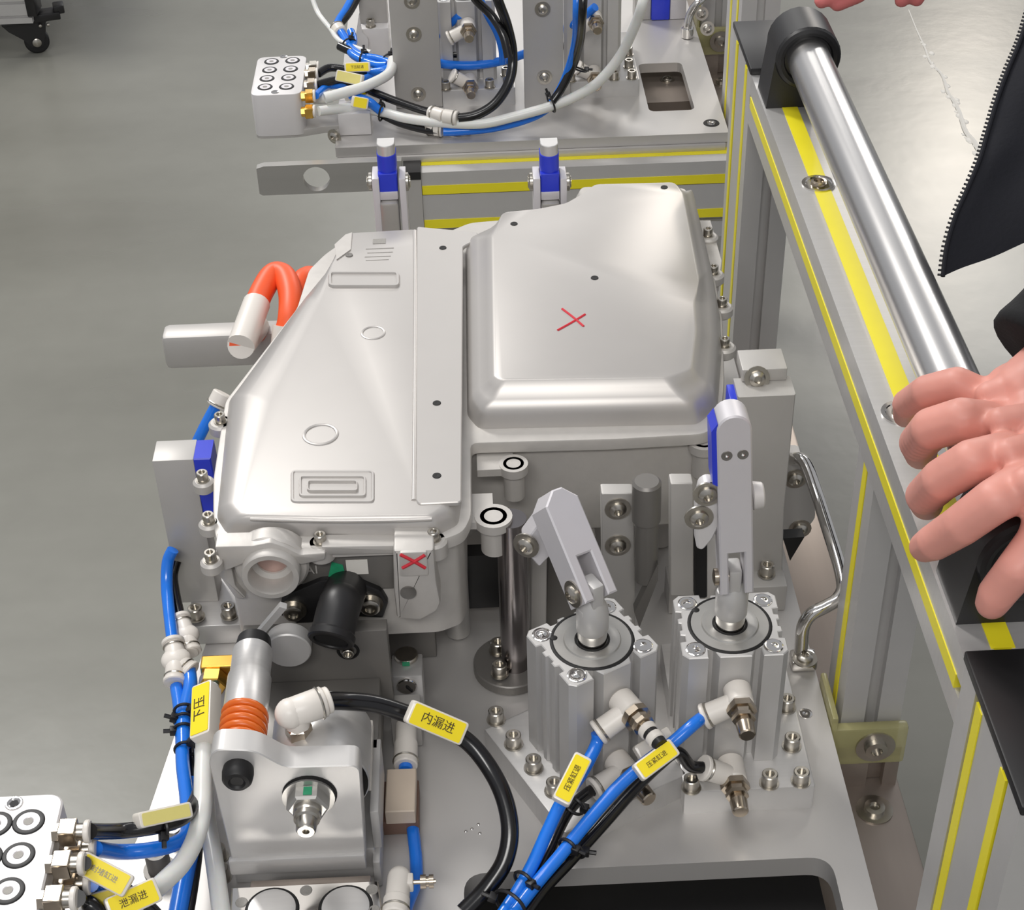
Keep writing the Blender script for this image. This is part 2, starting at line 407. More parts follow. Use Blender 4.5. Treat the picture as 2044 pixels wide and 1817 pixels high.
# ------------------------------------------------------------------ trolley frame (aluminium extrusions, yellow slot strips)
def make_frame():
    t = thing('trolley_frame', 'near aluminium extrusion trolley side frame with yellow strips under the handle tube', 'trolley frame', (0.306, 0.63, FZ))
    def vpost(y0, y1, z0, z1, ny, mm='alu', tapes=(), x0=0.2815, x1=0.331):
        p = slot_profile(x1 - x0, y1 - y0, 1, ny)
        o = MB().prism(p, z0, z1, Matrix.Translation(((x0 + x1) / 2, (y0 + y1) / 2, 0))).build('post', mm, t, smooth=20)
        for yy in tapes:
            MB().box((x0 - 0.0008, yy - 0.0052, z0 + 0.01), (x0 + 0.004, yy + 0.0052, z1 - 0.004)).build('yellow_strip', 'tape', o)
        return o
    p1 = vpost(0.575, 0.690, FZ, 0.300, 2, tapes=(0.606, 0.656))
    MB().box((0.2800, 0.572, 0.300), (0.3325, 0.6925, 0.3075), ch=0.0015).build('end_cap', 'black', t)
    p2 = vpost(1.517, 1.632, FZ, 0.300, 2, tapes=(1.545, 1.606))
    MB().box((0.2800, 1.515, 0.300), (0.3325, 1.634, 0.3075), ch=0.0015).build('end_cap', 'black', t)
    p3 = vpost(0.930, 0.982, -0.040, 0.2475, 1, tapes=(0.956,), x0=0.2845, x1=0.334)
    # top beam
    m = Matrix(((1, 0, 0, 0.30625), (0, 0, -1, 1.517), (0, 1, 0, 0.27375), (0, 0, 0, 1)))
    b = MB().prism(slot_profile(0.0495, 0.0525), 0, 1.517 - 0.690, m).build('beam', 'mill', t, smooth=20)
    MB().box((0.2992, 0.70, 0.2945), (0.3140, 1.51, 0.3006)).build('yellow_strip', 'tape', b)
    MB().box((0.2808, 0.70, 0.2680), (0.2860, 1.51, 0.2795)).build('yellow_strip', 'tape', b)
    # recessed beam bolt on the top face
    pb = Z(1634, 368, 0.3)
    for c in (pb, Z(1800, 826, 0.3)):
        MB().lathe([(0.0150, 0.0), (0.0150, 0.0014), (0.0118, 0.0014), (0.0112, 0.0006), (0, 0.0006)], c, (0, 0, 1), 24, cap=False).build('bolt_recess', 'chrome', b)
        MB().lathe([(0.0075, 0.0004), (0.0070, 0.0035), (0.0045, 0.004), (0.004, 0.002), (0, 0.002)], c, (0, 0, 1), 16, cap=False).build('bolt', 'nickel', b)
    # lower rail
    m = Matrix(((1, 0, 0, 0.297), (0, 0, -1, 1.517), (0, 1, 0, -0.128), (0, 0, 0, 1)))
    r = MB().box((0.250, 0.60, -0.173), (0.3418, 1.517, -0.083), ch=0.003).build('lower_rail', 'steel', t)
    c = Z(1745, 1618, -0.083)
    MB().lathe([(0.0155, 0), (0.0155, 0.0016), (0.0085, 0.0016), (0.0085, 0.005), (0.0045, 0.0055), (0.0042, 0.003), (0, 0.003)], c, (0, 0, 1), 24, cap=False).build('bolt', 'zinc', r)
    # post foot: steel shoe, yellowed corner film and its washer bolt
    sh = MB().box((0.284, 0.926, -0.083), (0.312, 0.936, -0.036)).box((0.326, 0.926, -0.083), (0.338, 0.936, -0.036)).box((0.284, 0.934, -0.083), (0.338, 0.985, -0.038), ch=0.002).build('post_shoe', 'steel', t)
    fi = MB().box((0.275, 0.918, -0.047), (0.339, 0.928, -0.004), ch=0.003).box((0.274, 0.918, -0.047), (0.2795, 0.972, 0.010), ch=0.002).build('corner_film', 'film', t)
    c = Y(1747, 1490, 0.918)
    MB().lathe([(0.0165, 0), (0.0165, 0.0018), (0.0095, 0.0018), (0.0092, 0.006), (0.0048, 0.0065), (0.0045, 0.003), (0, 0.003)], c, (0, -1, 0), 24, cap=False).build('washer_bolt', 'zinc', fi)
    return t
frame_near = make_frame()
frame_far = dup(frame_near, V(frame_near.location) + V((0.0717, 1.425, 0)), label='far trolley frame of aluminium extrusions, seen in the top right behind the handle bracket')

# hidden cross members that carry the fixture plate, and the far side legs
for y in (0.545, 1.40):
    MB().box((-0.23, y - 0.02, -0.128), (0.250, y + 0.02, -0.0205)).build('cross_member', 'alu', frame_near)
    MB().box((-0.23, y - 0.02, FZ), (-0.19, y + 0.02, -0.128)).build('leg', 'alu', frame_near)

# ------------------------------------------------------------------ near base plate
hole = rect(-0.0294, 0.560, 0.248, 0.788, 0.018, 6)
pl = thing('base_plate', 'large near machined base plate carrying the clamps, with a big rounded cutout in front', 'base plate', (0, 1.0, -0.02))
out = [(0.273, 0.52), (0.273, 1.50), (-0.235, 1.50), (-0.250, 1.06), (-0.277, 0.853), (-0.283, 0.8275), (-0.318, 0.8275), (-0.330, 0.838), (-0.420, 0.838), (-0.420, 0.52)]
MB().prism(out, -0.0205, 0.0, holes=[hole]).build('plate', 'plate', pl, smooth=20)
for px, py in ((1608, 1425),):
    c = Z(px, py, 0.0); MB().lathe([(0.0055, 0.0), (0.0055, 0.0006), (0.003, 0.0008), (0.0, 0.0004)], c, (0, 0, 1), 16, cap=False).build('dowel', 'chrome', pl)
for px, py in ((930, 1660), (942, 1655), (958, 1664), (955, 1646)):
    MB().ball(Z(px, py, 0.0), 0.0014, 8, (1, 1, 0.4)).build('speck', 'chrome', pl)
tag(MB().box((-0.045, 0.53, -0.060), (0.247, 0.82, -0.0505)).build('rubber_mat', 'rubber'), 'black mat seen through the big cutout of the near plate', 'mat')

# ------------------------------------------------------------------ handle tube with its two brackets
TX, TZ, TR = 0.320, 0.350, 0.0200
hd = thing('push_handle', 'thick brushed aluminium handle tube held by black end brackets', 'handle', (TX, 1.1, 0.3))
MB().cyl((TX, 0.742, TZ), (TX, 1.475, TZ), TR, n=40).build('tube', mat('turned_tube', (214, 212, 210), 0.26, 0.95, 0.05, 40, 0.02, (1, 0.05, 1)), hd, smooth=60)
def handle_bracket(y0, y1):
    prof = [(-0.0535, 0.0), (-0.006, 0.0)] + [(0.031 * math.cos(a), 0.05 + 0.031 * math.sin(a)) for a in [math.radians(x) for x in range(-55, 200, 15)]]
    prof = [(TX + x, 0.3002 + z) for x, z in prof]
    prof[0] = (0.2835, 0.3002); prof[1] = (0.3295, 0.3002)
    o = MB().prism(prof, 0, y1 - y0, XZ(y1)).build('bracket', 'black', hd, smooth=30)
    MB().torus((TX, y0, TZ), (0, 1, 0), TR + 0.0065, 0.0045, 36, 8).build('collar', 'black', o)
    return o
handle_bracket(1.440, 1.488); handle_bracket(0.722, 0.772)

# ------------------------------------------------------------------ far trolley: front beam, plates
BZ = -0.025
bl = Z(840, 345, BZ); y0b = bl.y
fb = thing('front_beam', 'far trolley cross beam with yellow strips, behind the two blue headed clamps', 'beam', (0.1, y0b, -0.14))
m = Matrix(((0, 0, 1, bl.x), (1, 0, 0, y0b + 0.026), (0, 1, 0, BZ - 0.0575), (0, 0, 0, 1)))
MB().prism(slot_profile(0.052, 0.115, 1, 2, 0.2), 0, 0.425 - bl.x, m).build('extrusion', 'alu', fb, smooth=20)
xr = 0.42
a = Z(840, 325, BZ)
MB().box((bl.x + 0.0005, a.y - 0.0085, BZ - 0.004), (xr, a.y + 0.0085, BZ + 0.0008)).build('yellow_strip', 'tape', fb)
for py in (380, 448):
    zc = Y(843, py, y0b).z
    MB().box((bl.x + 0.0005, y0b - 0.0008, zc - 0.0065), (xr, y0b + 0.004, zc + 0.0065)).build('yellow_strip', 'tape', fb)
MB().box((bl.x - 0.0235, y0b - 0.0060, BZ - 0.0070), (bl.x - 0.0002, y0b + 0.051, BZ + 0.004)).build('end_cap', 'black', fb)
e = MB().box((bl.x - 0.019, y0b - 0.004, BZ - 0.112), (bl.x - 0.0002, y0b + 0.05, BZ - 0.0072)).build('end_plate', 'gplate', fb)
for dx in (0.002, 0.019):
    put(BOLT_S, 'bolt', e, (bl.x - dx, y0b - 0.004, BZ - 0.100), (0, -1, 0))
# docking bar with a round hole
dl, dr = Y(515, 350, y0b - 0.004), Y(745, 350, y0b - 0.004)
zt, zb = Y(520, 327, y0b - 0.004).z, Y(520, 385, y0b - 0.004).z
hc = Y(632, 352, y0b - 0.004)
ol = [(dl.x, zb + 0.003), (dl.x + 0.004, zb), (bl.x - 0.024, zb), (bl.x - 0.024, zt), (dl.x + 0.010, zt), (dl.x, zt - 0.003)]
db = MB().prism(ol, 0, 0.012, XZ(y0b + 0.0), holes=[circ(hc.x, hc.z, 0.0178, 28)]).build('docking_bar', 'steelx', smooth=25)
tag(db, 'flat brushed steel docking bar with one round hole, sticking out left of the far beam', 'bar')

FY = Z(1440, 265, 0).y
ph = [Z(1280, 127, 0), Z(1362, 125, 0), Z(1386, 220, 0), Z(1293, 222, 0)]
x0h, x1h, y0h, y1h = 0.2455, 0.3085, Z(1340, 221, 0).y, Z(1320, 126, 0).y
xl, xrf = Z(670, 282, 0).x, 0.3448
fp = thing('base_plate', 'far base plate with a small rounded rectangular cutout at its right front', 'base plate', (0.1, FY + 0.3, -0.02))
MB().prism(rpoly([(xl, FY), (xrf, FY), (xrf, FY + 0.95), (xl, FY + 0.95)], 0.003), -0.014, 0.0, holes=[rect(x0h, y0h, x1h, y1h, 0.010)]).build('plate', 'plate', fp, smooth=20)
MB().box((xl + 0.002, FY - 0.004, -0.0245), (xrf - 0.004, FY + 0.03, -0.0145), ch=0.001).build('lower_edge', 'plate', fp)
c = Z(1420, 246, 0); MB().lathe([(0.011, 0.0), (0.0105, 0.0008), (0.0065, 0.0005), (0, 0.0005)], c, (0, 0, 1), 20, cap=False).build('bolt_hole', 'hole', fp)
MB().lathe([(0.006, 0.0004), (0.0055, 0.0018), (0.0025, 0.002), (0, 0.001)], c, (0, 0, 1), 14, cap=False).build('bolt', 'chrome', fp)
MB().box((x0h - 0.03, FY + 0.02, -0.072), (x1h + 0.02, y1h + 0.06, -0.062)).box((x0h - 0.03, y0h + 0.09, -0.062), (x1h + 0.02, y1h + 0.06, -0.030)).build('under_rail', 'steel', fp)
put(BUTTON, 'bolt', fp, Z(1332, 160, -0.03))
for y in (FY + 0.05, FY + 0.8):
    MB().box((-0.14, y, FZ), (-0.10, y + 0.04, -0.0245)).build('leg', 'alu', fp)
# ------------------------------------------------------------------ pneumatic speed controller (part of a cylinder or block)
def fitting(parent, p, ax, br, L=0.020, r=0.0105, knob='nickel', long=False, tube_r=0.0049):
    """white elbow body along ax from p, branch along br; returns the point where the hose enters"""
    p, ax, br = V(p), V(ax).normalized(), V(br).normalized()
    o = MB().cyl(p, p + ax * L, r, r * 0.98, 24, 0.002).build('flow_valve', 'white', parent)
    c = p + ax * L * 0.72; e = c + br * (r + 0.016)
    MB().cyl(c, e, r * 0.80, r * 0.86, 20).cyl(e, e + br * 0.0035, r * 0.98, r * 0.98, 20, 0.0008).build('branch', 'white', o)
    MB().torus(e - br * 0.0012, br, r * 0.84, 0.0011, 20, 6).build('ring', 'zinc', o)
    h = MB(); q = p + ax * L
    h.lathe([(r * 1.08, 0), (r * 1.08, 0.0055), (r * 0.80, 0.006), (r * 0.70, 0.010), (r * 0.85, 0.0102), (r * 0.85, 0.0135), (r * 0.55, 0.014), (r * 0.55, 0.017)], q, ax, 6 if not long else 8)
    h.build('hex_nut', knob, o, smooth=15)
    k0 = q + ax * 0.0165
    if long:
        MB().cyl(k0 - ax * 0.001, k0 + ax * 0.005, r * 0.7, n=20, ch=0.001).cyl(k0 + ax * 0.008, k0 + ax * 0.015, r * 0.66, n=20, ch=0.001).build('knob', 'white', o)
        MB().cyl(k0 + ax * 0.005, k0 + ax * 0.008, r * 0.58, n=20).cyl(k0 + ax * 0.015, k0 + ax * 0.0195, r * 0.55, r * 0.5, n=20).build('seal', 'black', o)
    else:
        MB().cyl(k0, k0 + ax * 0.012, r * 0.66, r * 0.60, 16, 0.001).build('knob', knob, o)
    return e + br * 0.003

CW, CDY, CZ0, CZ1 = 0.0790, 0.0690, 0.0252, 0.1400
CC = V((0.1795, 0.8985, 0))
def cyl_outline():
    hw, hd = CW / 2, CDY / 2; g = 0.0055
    def side(L, dpt):   # along one side from -L to L, outer at 0, groove in at dpt
        return [(-L + 0.0045, 0), (-L * 0.52, 0), (-L * 0.50, dpt), (-L * 0.40, dpt), (-L * 0.30, 0), (L * 0.30, 0), (L * 0.40, dpt), (L * 0.50, dpt), (L * 0.52, 0), (L - 0.0045, 0)]
    def side2(L, dpt):
        return [(-L + 0.0045, 0), (-L * 0.48, 0), (-L * 0.46, dpt), (-L * 0.28, dpt), (-L * 0.26, 0.001), (-L * 0.12, 0.001), (-L * 0.10, dpt * 0.7), (L * 0.10, dpt * 0.7), (L * 0.12, 0.001), (L * 0.26, 0.001), (L * 0.28, dpt), (L * 0.46, dpt), (L * 0.48, 0), (L - 0.0045, 0)]
    p = [(x, -hd + d) for x, d in side(hw, 0.0090)]
    p += [(hw - d, y) for y, d in side2(hd, 0.0045)]
    p += [(-x, hd - d) for x, d in side2(hw, 0.0045)]
    p += [(-hw + d, -y) for y, d in side2(hd, 0.0045)]
    return p
def make_cylinder(label):
    t = thing('clamp_cylinder', label, 'cylinder', (CC.x, CC.y, CZ0), 'compact pneumatic clamp cylinders')
    hw, hd = CW / 2, CDY / 2
    m = Matrix.Translation((CC.x, CC.y, 0))
    MB().prism(cyl_outline(), CZ0, CZ1, m, ch=0.0007, chs=1).build('body', 'alu', t, smooth=25)
    for sx in (-1, 1):
        for sy in (-1, 1):
            c = V((CC.x + sx * (hw - 0.0105), CC.y + sy * (hd - 0.0095), CZ1))
            MB().lathe([(0.0074, 0.0003), (0.0066, 0.0006), (0.0055, 0.0003), (0.003, 0.0005), (0.0, 0.0016)], c, (0, 0, 1), 20, cap=False).build('screw_pocket', 'chrome', t)
    c = V((CC.x, CC.y, CZ1))
    MB().torus(c, (0, 0, 1), 0.0303, 0.0017, 48, 6, 0.4).build('snap_ring_groove', 'hole', t)
    MB().ball(c + V((-0.0235, 0.0165, 0.0004)), 0.0032, 12, (1, 1, 0.3)).build('ring_ear', 'hole', t)
    MB().lathe([(0.0295, 0), (0.0293, 0.0008), (0.0218, 0.0010), (0.0210, 0.0022), (0.0180, 0.0022), (0.0150, 0.0012), (0.0128, 0.0012)], c, (0, 0, 1), 48, cap=False).build('rod_cover', 'steelx', t)
    MB().torus(c + V((0, 0, 0.0014)), (0, 0, 1), 0.0125, 0.0009, 32, 6).build('rod_seal', 'hole', t)
    MB().cyl(c, c + V((0, 0, 0.012)), 0.0112, n=32).build('piston_rod', 'chrome', t)
    k = MB()
    k.lathe([(0.0112, 0.012), (0.0122, 0.0135), (0.0122, 0.029), (0.0108, 0.035), (0.0085, 0.041), (0.0070, 0.044)], c, (0, 0, 1), 28)
    k.box((c.x - 0.0050, c.y - 0.0085, c.z + 0.026), (c.x + 0.0050, c.y + 0.0085, c.z + 0.060), ch=0.002)
    k.box((c.x - 0.0122, c.y - 0.0045, c.z + 0.027), (c.x + 0.0122, c.y + 0.0045, c.z + 0.036), ch=0.003)
    k.build('rod_eye', 'alu', t)
    return t
cyl_r = make_cylinder('right one of the two near clamp cylinders, set square on its plate')
# valves of the right cylinder
yf = CC.y - CDY / 2
fit_pts = {}
pu = Y(1470, 1372, yf); fit_pts['ru'] = fitting(cyl_r, pu, (0.02, -1, -0.02), (-0.86, -0.06, -0.42))
pd = Y(1456, 1518, yf); fit_pts['rd'] = fitting(cyl_r, pd, (0.02, -1, 0), (-0.80, -0.1, 0.52), L=0.024)
# left cylinder is the same one turned by 28 degrees
LC = V((0.0745, 0.8880, 0)); LA = math.radians(28)
cyl_l = dup(cyl_r, V((LC.x, LC.y, CZ0)), LA, label='left one of the two near clamp cylinders, turned at an angle')
def turn(p, c=LC, a=LA):
    return Matrix.Rotation(a, 3, 'Z') @ (V(p) - CC) + V((c.x, c.y, 0))
def tdir(d, a=LA): return Matrix.Rotation(a, 3, 'Z') @ V(d)
# give the left cylinder its own valves (its hoses leave at another angle)
for ch in [c for c in cyl_l.children if c.name.startswith('flow_valve')]:
    for g in list(ch.children): bpy.data.objects.remove(g)
    bpy.data.objects.remove(ch)
# direct world positions: undo parenting rotation by building on a helper-free path
def fitting_rot(parent, p, ax, br, **k):
    """like fitting(), for a parent that is rotated about z by LA"""
    inv = Matrix.Rotation(-LA, 3, 'Z'); o0 = origin(parent)
    e = fitting(parent, inv @ (V(p) - o0) + o0, inv @ V(ax), inv @ V(br), **k)
    return Matrix.Rotation(LA, 3, 'Z') @ (e - o0) + o0
nl = tdir((0, -1, 0))
fit_pts['lu'] = fitting_rot(cyl_l, turn(V((CC.x + 0.002, yf, 0.108))), nl, (-0.83, -0.35, -0.42), long=True)
fit_pts['ld'] = fitting_rot(cyl_l, turn(V((CC.x - 0.001, yf, 0.043))), nl, (-0.84, -0.5, -0.12))

# mounting plates under the cylinders
def mount_plate(label, m, x0, y0, x1, y1, bolts):
    lo = m @ V(((x0 + x1) / 2, (y0 + y1) / 2, 0))
    t = thing('mounting_plate', label, 'mounting plate', (lo.x, lo.y, 0), 'cylinder mounting plates')
    MB().prism([tuple((m @ V((x, y, 0))).to_2d()) for x, y in rect(x0, y0, x1, y1, 0.002, 2)], 0.0, 0.0250, ch=0.0012).build('plate', 'mill', t, smooth=25)
    for b in bolts:
        put(BOLT, 'bolt', t, (b.x, b.y, 0.0252), rz=random.random())
    return t
I4 = Matrix.Identity(4)
rb = [Z(px, py, 0.030) for px, py in ((1380, 1565), (1536, 1556), (1599, 1552), (1581, 1482), (1571, 1405))]
mp_r = mount_plate('thick mounting plate under the right near clamp cylinder', I4, 0.1420, 0.8358, 0.2430, 1.0, rb)
MR = Matrix.Translation(LC) @ Matrix.Rotation(LA, 4, 'Z')
lb = [Z(px, py, 0.030) for px, py in ((990, 1430), (1025, 1478), (1065, 1526), (1106, 1572))]
mount_plate('thick mounting plate turned at an angle under the left near clamp cylinder', MR, -0.0640, -0.0640, 0.0480, 0.060, lb)

# ------------------------------------------------------------------ clamp levers
def lever_right():
    t = thing('clamp_lever', 'white grey upright clamp lever with two screw holes, on the right near cylinder', 'clamp lever', (0.178, 0.884, 0.205), 'forked clamp levers')
    A, B = Y(1471, 1185, 0.884), Y(1465, 829, 0.898)
    ax = (B - A); L = ax.length; m = frame(A, ax, (0, -1, 0.0))     # x up the lever, z to the front, y to the left
    w2 = 0.0122
    top = [(L - w2 + w2 * math.cos(a), w2 * math.sin(a)) for a in [math.radians(d) for d in range(-90, 91, 15)]]
    ol = [(0.0, -w2), *top, (0.0, w2), (0.0, 0.0058), (0.037, 0.0058), (0.037, -0.0058), (0.0, -0.0058)]
    mm = m @ Matrix.Translation((0, 0, -0.010))
    b = MB().prism(ol, -0.012, 0.0115, mm, ch=0.0012, chs=1).build('arm', 'lev', t, smooth=25)
    h = (B - Y(1465, 910, 0.893)).length
    for s in (-1, 1):
        c = m @ V((L - h, s * 0.0056, 0.0016))
        MB().lathe([(0.0040, 0), (0.0036, 0.0004), (0.0024, 0.0002), (0, 0.0002)], c, m.to_3x3() @ V((0, 0, 1)), 16, cap=False).build('screw_hole', 'dplate', b)
        MB().ball(c + m.to_3x3() @ V((0, 0, 0.0003)), 0.0017, 8, (1, 1, 0.6)).build('screw', 'chrome', b)
    # blue urethane lining on the left flank
    MB().prism([(L * 0.62, w2 - 0.001), (L - 0.006, w2 - 0.001), (L - 0.012, w2 + 0.0035), (L * 0.64, w2 + 0.0035)], -0.012, 0.010, mm).build('pad', 'bluepad', t)
    # pivots: round boss each side and the cross pin of the fork
    c = Y(1512, 990, 0.905)
    MB().cyl(Y(1500, 990, 0.905), Y(1524, 988, 0.905), 0.0105, 0.0095, 28, 0.001).build('pivot_pin', 'wpaint', t)
    pc = m @ V((0.010, 0, -0.008))
    MB().cyl(pc + V((-0.0135, 0, 0)), pc + V((-0.0050, 0, 0)), 0.0042, n=16).lathe([(0.0065, 0), (0.0065, 0.003), (0.003, 0.004)], pc + V((-0.0125, 0, 0)), (-1, 0, 0), 16).build('cross_pin', 'nickel', t)
    # swing link to the left of the arm
    lk = [(Y(px, py, 0.905).x, Y(px, py, 0.905).z) for px, py in ((1388, 1010), (1396, 968), (1415, 958), (1432, 968), (1434, 1040), (1420, 1068), (1400, 1090), (1388, 1085))]
    q = MB().prism(rpoly(lk, 0.004), 0, 0.014, XZ(0.913), ch=0.0015, chs=1).build('link', 'wpaint', t, smooth=25)
    put(BUTTON, 'bolt', q, Y(1412, 985, 0.899), (0, -1, 0)); put(BUTTON, 'bolt', q, Y(1395, 1032, 0.899), (0, -1, 0))
    return t
lever_right()
def lever_left():
    t = thing('clamp_lever', 'grey clamp lever leaning left, forked over the left near cylinder', 'clamp lever', (0.075, 0.89, 0.195), 'forked clamp levers')
    A, B = Y(1202, 1192, 0.878), Y(1112, 975, 0.935)
    ax = B - A; L = ax.length; nrm = tdir((0.05, -1, 0.15)); m = frame(A, ax, nrm)
    w2 = 0.0142
    ol = rpoly([(0.0, -w2), (L, -w2), (L, w2), (0.0, w2)], [0.003, 0.012, 0.012, 0.003]) 
    ol = [(0.0, -w2), (L - 0.01, -w2), (L, -w2 + 0.01), (L, w2 - 0.01), (L - 0.01, w2), (0.0, w2), (0.0, 0.0060), (0.034, 0.0060), (0.034, -0.0060), (0.0, -0.0060)]
    b = MB().prism(ol, -0.026, 0.0, m, ch=0.0012, chs=1).build('arm', 'lev', t, smooth=25)
    f = m.to_3x3()
    c = m @ V((0.010, w2, -0.012)); put(BUTTON, 'cross_pin', t, c, f @ V((0, 1, 0)))
    # side link with two bolts
    P = [(1040, 1075), (1090, 1008), (1125, 1022), (1128, 1060), (1075, 1116)]
    pl_ = [Y(x, y, 0.945) for x, y in P]
    q = MB().prism(rpoly([(p.x, p.z) for p in pl_], 0.003), 0, 0.020, XZ(0.955), ch=0.001, chs=1).build('link', 'lev', t, smooth=25)
    put(BUTTON, 'bolt', q, Y(1051, 1088, 0.935), (-0.5, -1, 0.1)); put(BUTTON, 'bolt', q, Y(1100, 1034, 0.935), (-0.3, -1, 0.2))
    return t
lever_left()

# upright brackets behind the cylinders
def upright(label, pxs, y, th, m, foot=None, bolts=(), name='clamp_bracket'):
    P = [Y(a, b, y) for a, b in pxs]
    t = thing(name, label, 'bracket', (sum(p.x for p in P) / len(P), y + th / 2, 0), 'upright clamp brackets')
    ol = rpoly([(p.x, max(p.z, 0.0002)) for p in P], 0.002, 2)
    MB().prism(ol, 0, th, XZ(y + th), ch=0.0008, chs=1).build('plate', m, t, smooth=25)
    for a, b in bolts: put(BUTTON, 'bolt', t, Y(a, b, y), (0, -1, 0))
    return t
upright('pale upright plate with two screws, behind the leaning clamp lever', ((1200, 985), (1265, 985), (1268, 1330), (1205, 1330)), 1.005, 0.012, 'gplate', bolts=((1233, 1015), (1233, 1088)))
upright('grey upright plate just left of the white upright lever', ((1338, 965), (1384, 965), (1384, 1190), (1338, 1190)), 0.985, 0.012, 'gplate')
upright('narrow dark upright plate between the rod and the leaning lever', ((1062, 1060), (1092, 1060), (1090, 1300), (1058, 1300)), 1.02, 0.010, 'gplate')
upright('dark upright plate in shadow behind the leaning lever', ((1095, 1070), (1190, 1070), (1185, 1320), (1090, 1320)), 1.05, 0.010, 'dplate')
upright('added black bar standing for the shaded gap just left of the white upright lever', ((1386, 1030), (1412, 1030), (1412, 1195), (1386, 1195)), 1.00, 0.010, 'black')  # added bar, its black stands for the shade between the parts
o = MB().cyl(Y(1290, 1160, 0.99), Y(1292, 1000, 0.99), 0.0095, n=24, ch=0.003).cyl(Y(1290, 1040, 0.99), Y(1291, 960, 0.99), 0.0115, n=24, ch=0.002).build('shock_absorber', 'dplate')
tag(o, 'dark rounded shock absorber hanging between the two clamp brackets', 'shock absorber')
o = MB().prism([(a.x, a.z) for a in (Y(1265, 1215, 0.985), Y(1312, 1118, 0.985), Y(1312, 1150, 0.985), Y(1275, 1245, 0.985))], 0, 0.01, XZ(0.99)).build('gusset', 'dplate')
tag(o, 'slanted dark gusset strip behind and between the two near cylinders', 'gusset')
# foot bolts at the back of the right plate
for px, py in ((1368, 1150), (1530, 1146)):
    c = Z(px, py, 0.03); bt = bpy.data.objects.new('bolt', BOLT); COL.objects.link(bt); bt.parent = pl; bt.location = c - origin(pl)
    MB().box((c.x - 0.016, c.y - 0.016, 0.0002), (c.x + 0.016, c.y + 0.016, 0.029), ch=0.001).build('foot_block', 'gplate', pl)

# guide column with round flange
rc = Z(1030, 1342, 0.0); 
t = thing('guide_column', 'dark polished vertical column on a round bolted flange, left of the cylinders', 'column', rc)
rt = Y(1024, 1035, rc.y).z
MB().cyl(rc, (rc.x, rc.y, rt), 0.0122, n=32).build('shaft', mat('dark_shaft', (150, 145, 145), 0.2, 1.0, 0.04, 30), t)
fc = V((rc.x - 0.004, rc.y + 0.004, 0.0))
fl_ = MB().cyl(fc, fc + V((0, 0, 0.010)), 0.0320, n=40, ch=0.001).build('flange', 'dplate', t)
for px, py in ((994, 1300), (998, 1345)):
    put(BOLT, 'bolt', fl_, Z(px, py, 0.012))
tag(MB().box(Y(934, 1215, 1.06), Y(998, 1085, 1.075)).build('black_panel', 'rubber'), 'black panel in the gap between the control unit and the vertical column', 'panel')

# ------------------------------------------------------------------ locating supports with blue pads
yl = 1.080
t = thing('locating_block', 'tall grey locating block with a blue side pad and bolted foot, on the left', 'locating block', (-0.255, yl + 0.01, 0), 'grey locating blocks')
zt = Y(303, 921, yl).z; xa, xb = Y(303, 921, yl).x, Y(376, 919, yl).x
MB().box((xa, yl, 0.022), (xb + 0.004, yl + 0.028, zt), ch=0.0008).build('block', 'wpaint' if 0 else 'gplate', t)
pr = [(xb, zt - 0.0005), (Y(424, 919, yl).x - 0.002, zt - 0.0005), (Y(424, 919, yl).x, Y(424, 1060, yl).z), (Y(412, 1060, yl).x, Y(405, 1045, yl).z)]
MB().prism([(p[0] + 0.0005, p[1]) for p in pr], 0, 0.026, XZ(yl + 0.027), ch=0.001, chs=1).build('pad', 'bluepad', t)
fa, fb2 = Z(372, 1252, 0.022), Z(486, 1250, 0.022)
ft = MB().box((fa.x, fa.y, 0.0002), (fb2.x, fa.y + 0.075, 0.0220), ch=0.001).build('foot', 'mill', t)
for px, py in ((392, 1232), (458, 1228), (524, 1222)): put(BOLT, 'bolt', ft, Z(px, py, 0.026))
MB().box((fa.x + 0.05, fa.y + 0.012, 0.0218), (fa.x + 0.062, fa.y + 0.018, 0.0224)).build('slot', 'hole', ft)
yr = 1.080
t = thing('locating_block', 'broad grey locating block right behind the white upright lever', 'locating block', (0.22, yr + 0.01, 0), 'grey locating blocks')
A, B = Y(1473, 792, yr), Y(1588, 790, yr); C_ = Y(1556, 1180, yr); 
MB().prism([(A.x, 0.001), (C_.x + 0.002, 0.001), (B.x, 0.10), (B.x, A.z), (A.x, A.z)], 0, 0.026, XZ(yr + 0.026), ch=0.0008, chs=1).build('block', 'gplate', t, smooth=25)
MB().box((Y(1458, 800, yr).x, yr + 0.002, 0.15), (A.x + 0.0005, yr + 0.024, A.z - 0.004), ch=0.001).build('pad', 'bluepad', t)
MB().box((A.x + 0.006, yr + 0.020, A.z), (B.x - 0.004, yr + 0.05, A.z + 0.012), ch=0.001).build('top_strap', 'gplate', t)
put(BUTTON, 'bolt', t, (A.x + 0.018, yr + 0.018, A.z + 0.005), (0, -1, 0.3))

